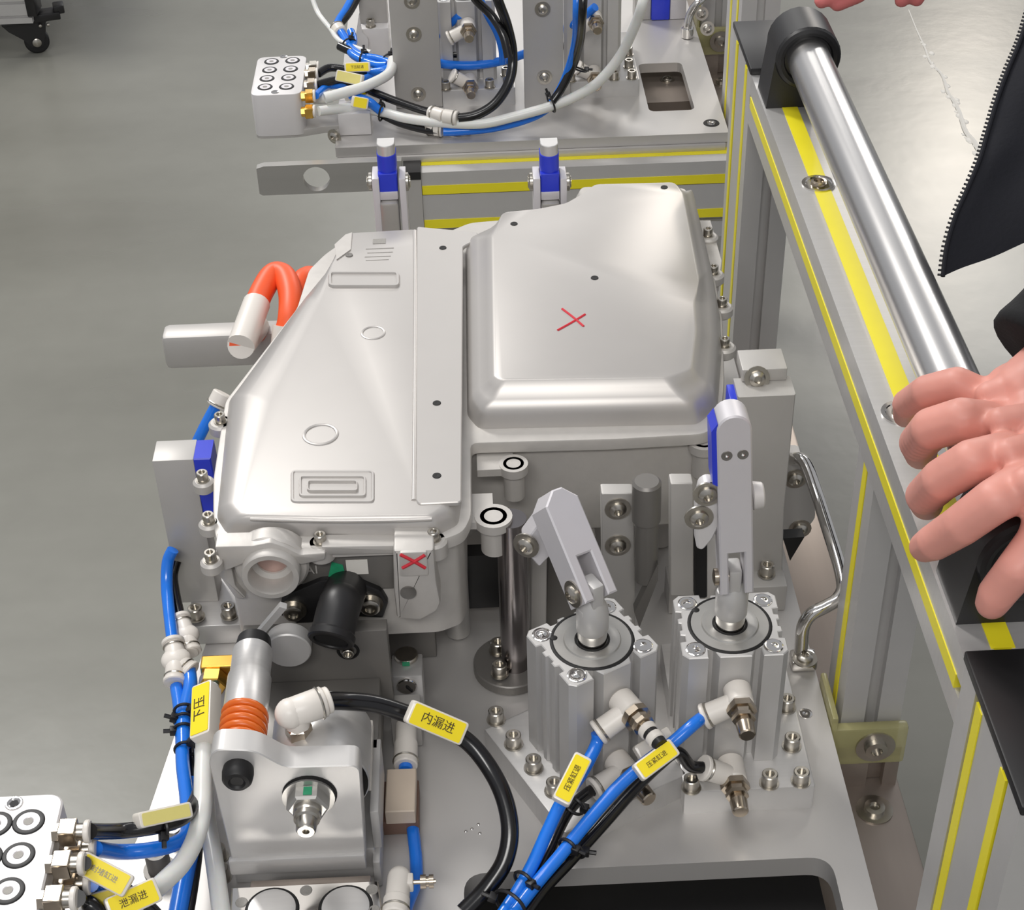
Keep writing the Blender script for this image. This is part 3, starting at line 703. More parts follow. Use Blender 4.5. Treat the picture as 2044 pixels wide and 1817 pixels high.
# ------------------------------------------------------------------ chrome lift handle and the bracket behind it
pts = [Z(1597, 1322, 0.004), Z(1600, 1285, 0.022), Z(1604, 1250, 0.040), Z(1620, 1226, 0.052), Z(1650, 1210, 0.058), Z(1672, 1196, 0.062), Z(1683, 1172, 0.066), Z(1676, 1130, 0.072),
       Z(1655, 1062, 0.082), Z(1630, 985, 0.094), Z(1612, 935, 0.100), Z(1598, 917, 0.100), Z(1580, 917, 0.088), Z(1572, 925, 0.07)]
t = thing('lift_handle', 'shiny bent chrome grab handle at the right edge of the near plate', 'handle', pts[0] - V((0, 0, 0.004)))
MB().tube(pts, 0.0058, 16, 10).build('bar', 'chrome', t, smooth=60)
c = Z(1600, 1330, 0.0)
MB().box((c.x - 0.010, c.y - 0.008, 0.0002), (c.x + 0.012, c.y + 0.010, 0.012), ch=0.003).build('foot', 'chrome', t)
put(BUTTON, 'bolt', t, (c.x + 0.001, c.y - 0.004, 0.012))
yb = 1.16
P = [Y(x, y, yb) for x, y in ((1545, 905), (1600, 905), (1625, 980), (1628, 1035), (1600, 1072), (1545, 1085))]
t = thing('handle_bracket', 'grey bracket plate with two screws behind the chrome grab handle', 'bracket', (P[0].x, yb, 0))
MB().prism(rpoly([(p.x, p.z) for p in P], 0.004, 2), 0, 0.012, XZ(yb + 0.012), ch=0.001, chs=1).build('plate', 'gplate', t, smooth=25)
MB().box((P[0].x, yb + 0.002, 0.0002), (P[0].x + 0.03, yb + 0.012, P[4].z + 0.01)).build('stem', 'gplate', t)
put(BUTTON, 'bolt', t, Y(1588, 955, yb), (0, -1, 0)); put(BUTTON, 'bolt', t, Y(1597, 1055, yb), (0, -1, 0))
P = [Y(x, y, 1.10) for x, y in ((1563, 1075), (1606, 1072), (1577, 1120))]
tag(MB().prism([(p.x, p.z) for p in P], 0, 0.012, XZ(1.112)).build('rubber_wedge', 'rubber'), 'small black pointed rubber wedge right of the broad grey block', 'wedge')

# ------------------------------------------------------------------ rear swing clamps
def rear_clamp(px0, label, y=1.50):
    t = thing('swing_clamp', label, 'clamp', (Y(px0, 380, y).x, y, 0), 'blue headed swing clamps')
    def q(dx, py, yy=y): return Y(px0 + dx, py, yy)
    # white fork cheeks
    for dx0, dx1 in ((-31, -17), (23, 36)):
        a, b = q(dx0, 352), q(dx1, 352); 
        MB().box((a.x, y - 0.006, 0.0005), (b.x, y + 0.022, a.z), ch=0.0008).build('cheek', 'lev', t)
    # lever with chrome foot
    a, b = q(-17, 385), q(23, 385)
    MB().box((a.x + 0.0008, y - 0.004, q(0, 396).z), (b.x - 0.0008, y + 0.018, q(0, 380).z), ch=0.001).build('arm', 'lev', t)
    MB().box((a.x + 0.0008, y - 0.010, 0.02), (b.x - 0.0008, y + 0.016, q(0, 397).z), ch=0.003).build('shank', 'steelx', t)
    # blue head: half round above, flat front below; silver stud on top
    xm, r = (a.x + b.x) / 2, (b.x - a.x) / 2 - 0.0005
    zb, zm, ztp = q(0, 383).z, q(0, 345).z, q(0, 312).z
    half = [(xm + r * math.cos(g), y + 0.008 - r * math.sin(g)) for g in [math.radians(d) for d in range(0, 181, 15)]]
    pad = half + [(xm - r, y + 0.020), (xm + r, y + 0.020)]
    flat = [(xm - r, y - 0.003), (xm + r, y - 0.003), (xm + r, y + 0.020), (xm - r, y + 0.020)]
    MB().prism(rpoly(flat, 0.003, 3), zb, zm, ch=0.0006, chs=1).prism(pad, zm - 0.012, ztp, ch=0.0006, chs=1).build('head', 'bluepad', t, smooth=30)
    MB().prism([(xm + (x - xm) * 0.93, y + 0.008 + (yy - y - 0.008) * 0.93) for x, yy in pad], ztp, q(0, 292).z, ch=0.0006, chs=1).build('stud', 'mill', t, smooth=30)
    for s, dx in ((-1, -31), (1, 36)):
        c = q(dx, 370); c.y = y + 0.008
        MB().lathe([(0.0095, 0), (0.0095, 0.003), (0.006, 0.0045), (0.006, 0.005)], c, (s, 0, 0), 18).build('pivot_bolt', 'zinc', t)
    return t
rear_clamp(773, 'blue headed swing clamp, left of the two behind the control unit')
rear_clamp(1095, 'blue headed swing clamp, right of the two behind the control unit')
# ------------------------------------------------------------------ the cast control unit under test
FLZ = 0.186
cu = thing('control_unit', 'big cast aluminium control unit with pressed silver covers, clamped in the middle of the fixture', 'control unit', (0.0, 1.2, 0.085))
def zp(l, z): return [tuple(Z(x, y, z).to_2d()) for x, y in l]
Rear = [(0.2185, 1.500), (0.112, 1.512), (0.100, 1.478), (0.062, 1.452), (-0.005, 1.446), (-0.040, 1.420), (-0.130, 1.420), (-0.148, 1.395)]
front_l = zp([(449, 800), (425, 955), (425, 1048), (440, 1080), (640, 1086), (870, 1082), (925, 1062), (941, 1030)], FLZ)
yfl = min(p[1] for p in front_l[3:6])
front_l[3:6] = [(p[0], yfl) for p in front_l[3:6]]
mid_r = zp([(940, 884), (1230, 876), (1405, 866), (1440, 845), (1446, 760), (1443, 640), (1428, 556)], FLZ)
fl_poly = front_l + mid_r + Rear + zp([(616, 538), (592, 615)], FLZ)
fp_ = rpoly(fl_poly, 0.007, 3)
MB().prism(fp_, FLZ - 0.011, FLZ, ch=0.002).build('flange', 'cast', cu)
MB().prism(inset(fp_, 0.007), 0.085, FLZ - 0.010).build('housing', 'cast', cu)
def mix(a, b, t): return (a[0] + (b[0] - a[0]) * t, a[1] + (b[1] - a[1]) * t)
def shoulder(Bp, Tp, z0, z1, steps=((0.0, 0.0), (0.16, 0.55), (0.5, 0.86), (0.82, 0.98), (1.0, 1.0))):
    return [([mix(b, t_, f) for b, t_ in zip(Bp, Tp)], z0 + (z1 - z0) * h) for f, h in steps]
# left cover
zt = 0.203
B = zp([(432, 1035), (452, 1066), (640, 1072), (872, 1070), (915, 1048), (921, 1010), (921, 830), (921, 640)], FLZ)
T = zp([(482, 1008), (500, 1026), (640, 1029), (858, 1026), (880, 1010), (884, 985), (884, 830), (884, 640)], zt)
for p in ((884, 480), (830, 458), (694, 466), (668, 520)):
    q = Z(p[0], p[1], zt); T.append((q.x, q.y)); B.append((q.x + (0.014 if p[0] > 850 else -0.006), q.y + (0.004 if p[1] < 470 else 0)))
T += zp([(640, 605), (540, 800)], zt); B += zp([(606, 605), (456, 800)], FLZ)
lc = MB().loft(shoulder(rpoly(B, 0.004, 2), rpoly(T, 0.004, 2), FLZ - 0.001, zt)).build('cover', 'cover', cu, smooth=50, label='left pressed cover')
# folded corner of the left cover (bright notch at the rear corner)
MB().prism(zp([(668, 490), (690, 470), (703, 466), (700, 500), (672, 520)], zt), zt - 0.001, zt + 0.0012).build('corner_fold', 'cast', lc)
def emboss(x0, y0, x1, y1, h, r=0.004, th=0.0028):
    p = zp([(x0, y1), (x1, y1), (x1, y0), (x0, y0)], zt)
    o = rpoly(p, r, 4); i = rpoly(inset(p, th), max(r - 0.001, 0.001), 4)
    MB().loft([(o, zt - 0.001), (o, zt), (inset(o, 0.0008), zt + h), (inset(o, th), zt + h), (inset(o, th + 0.0006), zt + h * 0.35)]).build('embossing', 'cover', lc, smooth=30)
emboss(655, 545, 798, 575, 0.0026, 0.006, 0.003)
emboss(580, 940, 748, 1005, 0.0014, 0.005, 0.0022); emboss(596, 952, 732, 995, 0.0022, 0.0045, 0.0020); emboss(612, 963, 716, 986, 0.0030, 0.0040, 0.0016)
c = Z(640, 868, zt); MB().torus(c, (0, 0, 1), 0.0135, 0.0015, 32, 8, 0.8).build('embossing', 'cover', lc)
c = Z(745, 665, zt); MB().torus(c, (0, 0, 1), 0.010, 0.0012, 32, 8, 0.8).build('embossing', 'cover', lc)
def ridge(pts, r=0.0022, parent=lc):
    MB().tube([Z(x, y, zt - r * 0.2) for x, y in pts], r, 8, 3).build('rib', 'cover', parent, smooth=60)
ridge([(828, 462), (829, 600), (828, 800), (826, 1000)])
ridge([(500, 1036), (640, 1040), (780, 1039), (862, 1036)], 0.0016)
# etched mark block and text lines (illegible in the photograph): short dashes
eb = Z(757, 481, zt); MB().box(Z(744, 487, zt + 0.0001), Z(770, 476, zt + 0.0004)).build('etched_code', 'etch', lc)
for k, (py, xs) in enumerate(((496, (730, 786)), (504, (733, 784)), (512, (728, 780)), (519, (730, 776)))):
    MB().box(Z(xs[0], py + 0.9, zt + 0.0001), Z(xs[1], py - 0.9, zt + 0.0003)).build('etched_line', 'etch', lc)
MB().lathe([(0.0036, 0), (0.0034, 0.0009), (0.0018, 0.0010), (0, 0.0006)], Z(697, 510, zt), (0, 0, 1), 14, cap=False).build('screw', 'dplate', lc)
# centre strip plate
sz = 0.2045
sp = zp([(832, 452), (953, 463), (955, 476), (924, 492), (921, 1002), (835, 1006), (830, 998)], sz)
st_ = MB().prism(rpoly(sp, 0.003, 3), zt - 0.002, sz, ch=0.0008, chs=1).build('strip_plate', 'cover', cu)
# right cover
rz = 0.222
T = zp([(990, 750), (1006, 756), (1328, 752), (1376, 735), (1386, 660), (1382, 606), (1394, 562), (1362, 388)], rz)
B = zp([(932, 830), (955, 857), (1392, 848), (1433, 815), (1441, 705), (1438, 632), (1422, 552), (1385, 400)], FLZ)
for p, d in (((1346, 364), (0.006, 0.004)), ((1188, 368), (-0.003, 0.006)), ((1165, 386), (-0.004, 0.006)), ((1130, 406), (-0.003, 0.006)), ((1075, 417), (0, 0.007)), ((1005, 424), (-0.008, 0.006))):
    q = Z(p[0], p[1], rz); T.append((q.x, q.y)); B.append((q.x + d[0], q.y + d[1]))
T += zp([(986, 470)], rz); B += zp([(928, 500)], FLZ)
rcv = MB().loft(shoulder(rpoly(B, 0.006, 3), rpoly(T, 0.005, 3), FLZ - 0.001, rz, ((0, 0), (0.10, 0.35), (0.22, 0.55), (0.45, 0.66), (0.72, 0.82), (0.9, 0.97), (1, 1)))).build('cover', 'cover', cu, smooth=50, label='raised right pressed cover')
for px, py in ((1326, 374), (1187, 555), (1026, 447)):
    c = Z(px, py, rz); MB().lathe([(0.0036, 0), (0.0034, 0.0005), (0.0018, 0.0006), (0, 0.0003)], c, (0, 0, 1), 14, cap=False).build('screw', 'hole', rcv)
for px, py in ((884, 495), (872, 805), (872, 950)):
    c = Z(px, py, sz); MB().lathe([(0.0036, 0), (0.0034, 0.0005), (0.0018, 0.0006), (0, 0.0003)], c, (0, 0, 1), 14, cap=False).build('screw', 'hole', st_)
# red marker cross on the right cover
def stroke(a, b, w_, z, parent, m='redink'):
    MB().tube([a, (V(a) + V(b)) / 2 + V((0.0006, 0, 0)), b], w_, 6, 3).build('marker_stroke', m, parent)
stroke(Z(1122, 617, rz), Z(1165, 652, rz), 0.0012, rz, rcv); stroke(Z(1113, 660, rz), Z(1168, 628, rz), 0.0012, rz, rcv)
# lugs with bolts round the flange
def lug(px, py, r=0.012, z=FLZ, dx=0.0, bolt=True):
    c = Z(px, py, z); o = MB().cyl((c.x, c.y, z - (0.016 if 500 < px < 1300 else 0.011)), (c.x, c.y, z), r, n=20, ch=0.002).build('lug', 'cast', cu)
    if bolt: put(BOLT_S if r < 0.011 else BOLT, 'bolt', o, c)
    return o
for a in ((1413, 470), (1424, 545), (1441, 610), (1446, 690), (1440, 838), (405, 958), (417, 1042), (440, 842), (640, 1082), (866, 1076), (421, 1118)): lug(*a, r=0.0105 if a[0] > 430 else 0.0085)
MB().prism(zp([(1392, 440), (1418, 440), (1440, 520), (1436, 560), (1425, 560)], FLZ - 0.004), FLZ - 0.016, FLZ - 0.004).build('side_rail', 'cast', cu)
for px, py, rr in ((985, 1030, 0.0150), (1025, 925, 0.012), (1405, 880, 0.013)):
    c = Z(px, py, FLZ - 0.012)
    o = MB().cyl((c.x, c.y, FLZ - 0.046), c, rr * 0.72, n=24).lathe([(rr, -0.008), (rr, 0.0), (rr * 0.5, 0.0), (rr * 0.5, -0.006), (0, -0.006)], c, (0, 0, 1), 24, cap=False).build('mounting_ear', 'cast', cu)
    MB().box((min(c.x, c.x - 0.03 if px < 1300 else c.x), c.y - 0.006, c.z - 0.008), (c.x, c.y + 0.03, c.z - 0.001)).build('web', 'cast', o)
# ---------------- front face
yF = yfl + 0.0068
def F(px, py, d=0.0): return Y(px, py, yF - d)
def fprism(pts, d0, d1, m, name, parent=cu, r=0.002, ch=0.001):
    P = [F(x, y, d1) for x, y in pts]
    return MB().prism(rpoly([(p.x, p.z) for p in P], r, 3), 0, d1 - d0, XZ(yF - d0), ch=ch, chs=2).build(name, m, parent, smooth=30)
pc = F(540, 1153, 0.022)
bos = MB().lathe([(0.0285, -0.004), (0.0285, 0.008), (0.0265, 0.010), (0.0185, 0.010), (0.0175, -0.001), (0, -0.001)], (pc.x, yF, pc.z), (0, -1, 0), 40, cap=False).build('port_boss', 'cast', cu)
q = MB(); q.lathe([(0.0225, 0.0), (0.0225, 0.0105), (0.0215, 0.012), (0.0175, 0.012), (0.0165, 0.010), (0.0160, -0.004), (0.0120, -0.006), (0.0115, -0.008), (0, -0.008)], (pc.x, yF - 0.010, pc.z), (0, -1, 0), 40, cap=False)
q.build('port_ring', 'cast', bos)
MB().cyl((pc.x, yF - 0.010 + 0.0079, pc.z + 0.001), (pc.x, yF - 0.0025, pc.z + 0.001), 0.0130, n=30).build('port_plug', mat('port_interior', (206, 176, 168), 0.3, 0.8, 0.1, 80), bos)
MB().cyl((pc.x + 0.001, yF - 0.0022, pc.z + 0.009), (pc.x + 0.001, yF - 0.0029, pc.z + 0.009), 0.0042, n=20).build('port_hole', 'hole', bos)
fprism([(428, 1092), (505, 1090), (540, 1083), (568, 1092), (600, 1108), (650, 1104), (648, 1118), (600, 1128), (560, 1110), (520, 1112), (480, 1128), (450, 1140)], -0.002, 0.014, 'cast', 'casting_web')
fprism([(430, 1100), (455, 1100), (470, 1170), (492, 1195), (470, 1195), (438, 1150)], -0.002, 0.006, 'cast', 'casting_web')
fprism([(640, 1092), (880, 1088), (880, 1104), (652, 1108)], -0.004, 0.010, 'cast', 'front_rib')
pan = fprism([(648, 1106), (788, 1103), (788, 1176), (600, 1180), (610, 1130)], -0.004, 0.001, 'dplate', 'name_panel')
a, b = F(693, 1147, 0.0012), F(733, 1117, 0.0012)
MB().box((a.x, yF - 0.0016, a.z), (b.x, yF - 0.0005, b.z)).build('sticker', 'sticker', pan)
P = [F(x, y, 0.0014) for x, y in ((662, 1122), (684, 1128), (692, 1154), (655, 1152))]
MB().prism([(p.x, p.z) for p in P], 0, 0.0006, XZ(yF - 0.0012)).build('paint_mark', 'green', pan)
c = F(618, 1138, 0.0015); text('IAI', 0.0115, 'cast', pan, frame(c, (1, 0, 0), (0, -1, 0)), 'cast_lettering', 0.0006)
# mounting foot with the red cross
ft = fprism([(785, 1100), (866, 1098), (872, 1165), (880, 1205), (872, 1222), (838, 1240), (792, 1236), (786, 1180)], -0.004, 0.024, 'cast', 'front_foot', ch=0.003)
fprism([(797, 1104), (852, 1102), (856, 1150), (798, 1152)], 0.020, 0.0255, 'cast', 'cross_panel', ft)
for a, b in (((799, 1107), (849, 1134)), ((848, 1108), (803, 1134))):
    stroke(F(*a, 0.0258), F(*b, 0.0258), 0.0014, 0, ft)
c = F(815, 1183, 0.0245)
MB().lathe([(0.0062, -0.002), (0.0062, 0.001), (0.0048, 0.0005), (0, 0.0005)], c, (0, -1, 0), 20, cap=False).build('threaded_hole', 'dplate', ft)
# black coolant pipe with flange and two bolts
wp = fprism([(560, 1205), (580, 1185), (640, 1160), (700, 1155), (760, 1180), (775, 1205), (765, 1235), (700, 1232), (640, 1240), (600, 1250), (570, 1235)], -0.004, 0.006, 'black', 'pipe_flange', ch=0.002)
for px, py in ((586, 1216), (739, 1204)):
    MB().lathe([(0.0105, 0), (0.0105, 0.002), (0.0078, 0.002), (0.0078, 0.0065), (0.0062, 0.0075), (0.004, 0.0075), (0.0035, 0.005), (0, 0.005)], F(px, py, 0.006), (0, -1, 0), 18, cap=False).build('flange_bolt', 'zinc', wp)
pa, pb, pc2 = F(690, 1178, 0.006), F(676, 1215, 0.040), F(661, 1276, 0.062)
MB().tube([pa, (pa + pb) / 2 + V((0, -0.006, 0.003)), pb, pc2], 0.0165, 24, 8).build('coolant_pipe', 'black', wp, smooth=60)
d = (pc2 - pb).normalized()
MB().lathe([(0.0165, -0.006), (0.0180, -0.004), (0.0180, 0.001), (0.0168, 0.002), (0.0135, 0.002), (0.0130, -0.001), (0.0, -0.0012)], pc2, d, 30, cap=False).build('pipe_lip', 'black', wp)
MB().cyl(pc2 + d * 0.0004, pc2 + d * 0.0009, 0.0128, n=24).build('pipe_bore', 'hole', wp)
# feet of the unit on hidden rest pins
for x, y in ((-0.16, 1.03), (-0.03, 1.05), (-0.10, 1.36), (0.18, 1.40), (0.16, 1.16)):
    MB().cyl((x, y, 0.0006), (x, y, 0.0855), 0.011, n=20, ch=0.001).build('rest_pin', 'gplate', cu)

# orange high voltage cables looping at the left of the unit
oc = thing('orange_cable', 'thick orange cables looping beside the left edge of the control unit', 'cable', Z(540, 640, 0.10))
MB().tube([Z(484, 683, 0.1465), Z(490, 662, 0.150), Z(505, 625, 0.155), Z(524, 580, 0.160), Z(546, 548, 0.164), Z(568, 553, 0.164), Z(580, 590, 0.160), Z(578, 640, 0.150), Z(566, 690, 0.130), Z(575, 735, 0.120), Z(600, 760, 0.115)], 0.0118, 18, 8).build('loop', 'ocable', oc, smooth=60)
MB().tube([Z(590, 640, 0.140), Z(592, 590, 0.150), Z(603, 560, 0.155), Z(622, 552, 0.150), Z(640, 570, 0.14)], 0.0105, 16, 8).build('loop', 'ocable', oc, smooth=60)
a, b = Z(481, 690, 0.148), Z(512, 606, 0.1565)
MB().tube([a, (a + b) / 2, b], 0.0133, 18, 3).build('white_wrap', 'white', oc)
MB().cyl(a, V((a.x, Z(322, 664, 0.10).y + 0.004, 0.0995)), 0.0128, 0.0128, 20).build('gland', 'white', oc)
e1 = Z(481, 690, 0.148); MB().tube([e1, V((e1.x, 1.35, 0.125)), V((e1.x, 1.398, 0.097))], 0.0112, 16, 6).build('cable_tail', 'ocable', oc, smooth=60)
a = Z(572, 652, 0.148); b = Z(566, 706, 0.126)
MB().tube([a, (a + b) / 2, b], 0.0133, 18, 3).build('white_wrap', 'white', oc)
a, b = Z(322, 664, 0.10), Z(480, 658, 0.10)
MB().box((a.x, a.y - 0.010, 0.060), (-0.168, a.y + 0.018, 0.100), ch=0.006).build('connector', 'gplate', oc)
# hose stub with blue hose at the left of the unit
# ------------------------------------------------------------------ hoses, labels, ties
def hose(label, pts, r=0.0049, m='blhose', group=None, name='air_hose'):
    P = [V(p) if len(p) == 3 and not isinstance(p, tuple) else (Z(*p)) for p in pts]
    o = MB().tube(P, r, 12, 8).build(name, m, smooth=60)
    return tag(o, label, 'hose', group)
def hose_label(label, a, b, z, body='', face='label', w_=0.0135, th=0.0075, nd=None, name='hose_label', ink='ink', grp='yellow hose labels'):
    A = Z(*a, z) if not isinstance(z, tuple) else Z(*a, z[0]); B = Z(*b, z) if not isinstance(z, tuple) else Z(*b, z[1])
    c = (A + B) / 2; L = (B - A).length; n = (O - c).normalized() if nd is None else V(nd)
    m = frame(c, B - A, n)
    t = thing(name, label, 'label', c - V((0, 0, 0.004)), grp)
    MB().prism(rect(-L / 2, -w_ / 2, L / 2, w_ / 2, 0.0025, 3), -th / 2, th / 2, m, ch=0.0012).build('sleeve', 'sleeve', t)
    MB().prism(rect(-L / 2 + 0.0022, -w_ / 2 + 0.0012, L / 2 - 0.0022, w_ / 2 - 0.0012, 0.0012, 2), th / 2, th / 2 + 0.0005, m).build('face', face, t, smooth=0)
    if body:
        n_ = len(body.replace(' ', '')); sz = min(w_ * 0.62, (L - 0.010) / (n_ + 0.5 * (n_ - 1)))
        text(body, sz, ink, t, m @ Matrix.Translation((0, 0, th / 2 + 0.0006)), 'lettering')
    return t
def tie(p, ax, r, label, tail=None):
    p = V(p); o = MB().torus(p, ax, r, 0.0013, 20, 6)
    u = V(ax).orthogonal().normalized(); 
    if tail is not None: u = V(tail).normalized()
    o.box((-0.003, -0.003, -0.003), (0.003, 0.003, 0.003), frame(p + u * r, u, ax), 0.0006)
    o.tube([p + u * r, p + u * (r + 0.008)], 0.0017, 6, 1)
    return tag(o.build('cable_tie', 'black'), label, 'cable tie', 'black cable ties')
def dirz(a, b, z): return Z(*b, z) - Z(*a, z)

# hoses of the two clamp cylinders
g = 'hoses of the near clamp cylinders'
e = fit_pts
hose('blue hose from the upper valve of the right near clamp cylinder', [e['ru'], (1385, 1446, .100), (1340, 1485, .092), (1290, 1522, .085), (1235, 1570, .076), (1180, 1632, .066), (1120, 1706, .054), (1070, 1765, .046), (1020, 1830, .042)], 0.0049, 'blhose', g)
hose('black hose from the lower valve of the right near clamp cylinder', [e['rd'], e['rd'] + V((-0.010, -0.001, 0.004)), (1352, 1502, .064), (1312, 1530, .062), (1260, 1582, .057), (1200, 1650, .048), (1140, 1716, .042), (1085, 1775, .036), (1045, 1830, .034)], 0.0047, 'bhose', g)
hose('blue hose from the upper valve of the left near clamp cylinder', [e['lu'], (1190, 1488, .088), (1160, 1545, .080), (1122, 1600, .070), (1092, 1662, .060), (1062, 1728, .050), (1030, 1785, .043), (1000, 1830, .040)], 0.0049, 'blhose', g)
hose('black hose from the lower valve of the left near clamp cylinder', [e['ld'], (1175, 1582, .040), (1142, 1610, .043), (1118, 1650, .044), (1096, 1700, .042), (1066, 1758, .036), (1030, 1815, .034)], 0.0045, 'bhose', g)
hose_label('yellow label with black characters on the blue hose of the left clamp cylinder', (1118, 1603), (1165, 1510), (.080, .094), '压紧缸退', w_=0.0140)
hose_label('yellow label with black characters on the blue hose of the right clamp cylinder', (1272, 1545), (1346, 1490), (.096, .104), '压紧缸进', w_=0.0140)
hose_label('blank back of a milky label tucked behind the yellow one at the right cylinder', (1272, 1508), (1340, 1466), (.070, .076), '', face='sleeve', w_=0.014)
d1 = dirz((1180, 1632), (1120, 1706), .06)
tie(Z(1133, 1690, .056), d1, 0.0068, 'cable tie round the blue hose below the right cylinder label', (0.8, -0.5, 0))
tie(Z(1150, 1698, .045), d1, 0.0068, 'cable tie with a stub on the black hose below the right cylinder label', (0.9, -0.2, 0))
tie(Z(1045, 1757, .049), d1, 0.0075, 'cable tie at the lower end of the left cylinder hose', (0.6, -0.6, 0.2))
tie(Z(1018, 1806, .044), d1, 0.0130, 'cable tie holding both blue hoses together at the bottom', (-0.8, 0.3, 0.2))
tie(Z(1145, 1608, .055), d1, 0.0085, 'cable tie with a knob under the left cylinder label', (0.9, -0.4, 0))

# ------------------------------------------------------------------ plug actuator in front of the control unit
yP = 0.770
def G(px, py): p = Y(px, py, yP); return (p.x, p.z)
pa = thing('plug_actuator', 'horizontal sealing actuator with a thick front plate, orange spring and round cylinder, front left', 'actuator', (-0.147, 0.85, 0.0))
ol = rpoly([G(468, 1738), G(731, 1729), G(718, 1528), G(570, 1532), G(506, 1498), G(428, 1496), G(416, 1520)], [0.003, 0.004, 0.008, 0.006, 0.008, 0.010, 0.006], 4)
fpz = MB().prism(ol, 0, 0.0190, XZ(yP + 0.0190), ch=0.0008, chs=1).build('front_plate', 'alu', pa, smooth=30)
MB().box((G(462, 1743)[0], yP - 0.0035, G(462, 1741)[1]), (G(733, 1735)[0], yP + 0.002, G(733, 1700)[1]), ch=0.0015).build('front_strip', 'alu', fpz)
kx, kz = G(476, 1535)
MB().lathe([(0.0105, 0), (0.0110, 0.004), (0.0104, 0.010), (0.0085, 0.0125), (0.006, 0.013), (0.0045, 0.0115), (0, 0.0115)], (kx, yP, kz), (0, -1, 0), 30, cap=False).build('guide_knob', 'rubber', pa)
nx, nz = G(616, 1590)
nt = MB().lathe([(0.0185, 0), (0.0185, 0.0022), (0.0, 0.0022)], (nx, yP, nz), (0, -1, 0), 32).build('washer', 'steelx', pa)
MB().lathe([(0.0192, 0), (0.0192, 0.0006), (0.0, 0.0006)], (nx + 0.001, yP, nz + 0.0022), (0, -1, 0), 32).build('washer_shade', 'hole', nt)  # dark disc shifted upward paints the shadow crescent above the washer
MB().lathe([(0.0150, 0.0022), (0.0150, 0.011), (0.0130, 0.0125), (0.0, 0.0125)], (nx, yP, nz), (0, -1, 0), 6).build('lock_nut', 'steelx', nt, smooth=15)
MB().lathe([(0.0100, 0.0125), (0.0100, 0.016), (0.0092, 0.017), (0.0092, 0.021), (0.0075, 0.022), (0.0070, 0.030), (0.0058, 0.0315), (0.0026, 0.0315), (0.0024, 0.028), (0, 0.028)], (nx, yP, nz), (0, -1, 0), 24, cap=False).build('stud', 'zinc', nt)
c = V((nx + 0.001, yP - 0.0075, nz + 0.0135)); MB().box((c.x - 0.003, yP - 0.0100, nz + 0.0122), (c.x + 0.003, yP - 0.0030, nz + 0.0136)).build('paint_mark', 'green', nt)
# guide pin with orange spring (axis along y)
px_, pz_ = kx, kz
tipY = Z(518, 1262, pz_ + 0.010).y
MB().lathe([(0.0150, 0), (0.0160, 0.001), (0.0160, 0.036), (0.0148, 0.038), (0.0148, tipY - 0.011 - yP - 0.0500)], (px_, yP + 0.0500, pz_), (0, 1, 0), 32).build('guide_pin', 'mill', pa, smooth=40)
MB().cyl((px_, tipY - 0.0115, pz_), (px_, tipY + 0.0025, pz_), 0.0140, 0.0125, 28, 0.001).build('pin_tip', 'rubber', pa)
hel = []
y0s, y1s, turns = yP + 0.0205, yP + 0.052, 4.6
for i in range(int(turns * 20) + 1):
    a = 2 * math.pi * i / 20; hel.append(V((px_ + 0.0142 * math.cos(a), y0s + (y1s - y0s) * i / (turns * 20), pz_ + 0.0142 * math.sin(a))))
MB().tube(hel, 0.0031, 8, 1, smooth=False).build('spring', 'orange', pa, smooth=80)
MB().cyl((px_, yP + 0.018, pz_), (px_, yP + 0.052, pz_), 0.011, n=24).build('spring_core', 'mill', pa)
# round air cylinder behind the plate
cxl, cxr = Z(552, 1420, 0.104).x, Z(744, 1420, 0.104).x
cr = (cxr - cxl) / 2; cx = (cxl + cxr) / 2; cz = 0.107; cyl_back = Z(640, 1381, cz + cr).y - yP - 0.0195
MB().lathe([(cr - 0.001, 0), (cr, 0.001), (cr, cyl_back - 0.002), (cr - 0.002, cyl_back), (cr * 0.86, cyl_back), (cr * 0.86, cyl_back + 0.006), (0, cyl_back + 0.006)], (cx, yP + 0.0195, cz), (0, 1, 0), 48, cap=False).build('air_cylinder', 'mill', pa, smooth=30)
# slide body, back plate, base
MB().box((-0.200, yP + 0.019, 0.0002), (-0.094, 0.935, 0.0330), ch=0.001).build('base', 'alu', pa)
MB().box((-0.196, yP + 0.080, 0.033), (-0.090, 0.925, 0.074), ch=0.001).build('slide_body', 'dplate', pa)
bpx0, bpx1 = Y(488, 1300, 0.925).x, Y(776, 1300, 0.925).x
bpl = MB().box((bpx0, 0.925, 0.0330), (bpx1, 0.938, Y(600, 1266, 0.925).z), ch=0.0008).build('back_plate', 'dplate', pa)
for px, py in ((580, 1303), (695, 1299)):
    c = Y(px, py, 0.925); MB().torus(c - V((0, 0.0003, 0)), (0, 1, 0), 0.0078, 0.0012, 24, 6).build('counterbore', 'hole', bpl); put(BOLT_S, 'bolt', bpl, c + V((0, 0.003, 0)), (0, -1, 0))
c = Y(578, 1275, 0.925)
MB().cyl(c, c + V((0, -0.014, 0)), 0.0175, n=32, ch=0.001).build('plug', 'alu', bpl)
P = [Y(x, y, 0.912) for x, y in ((492, 1290), (505, 1292), (572, 1216), (558, 1212))]
MB().prism([(p.x, p.z) for p in P], 0, 0.006, XZ(0.918)).build('stay_strip', 'alu', pa)
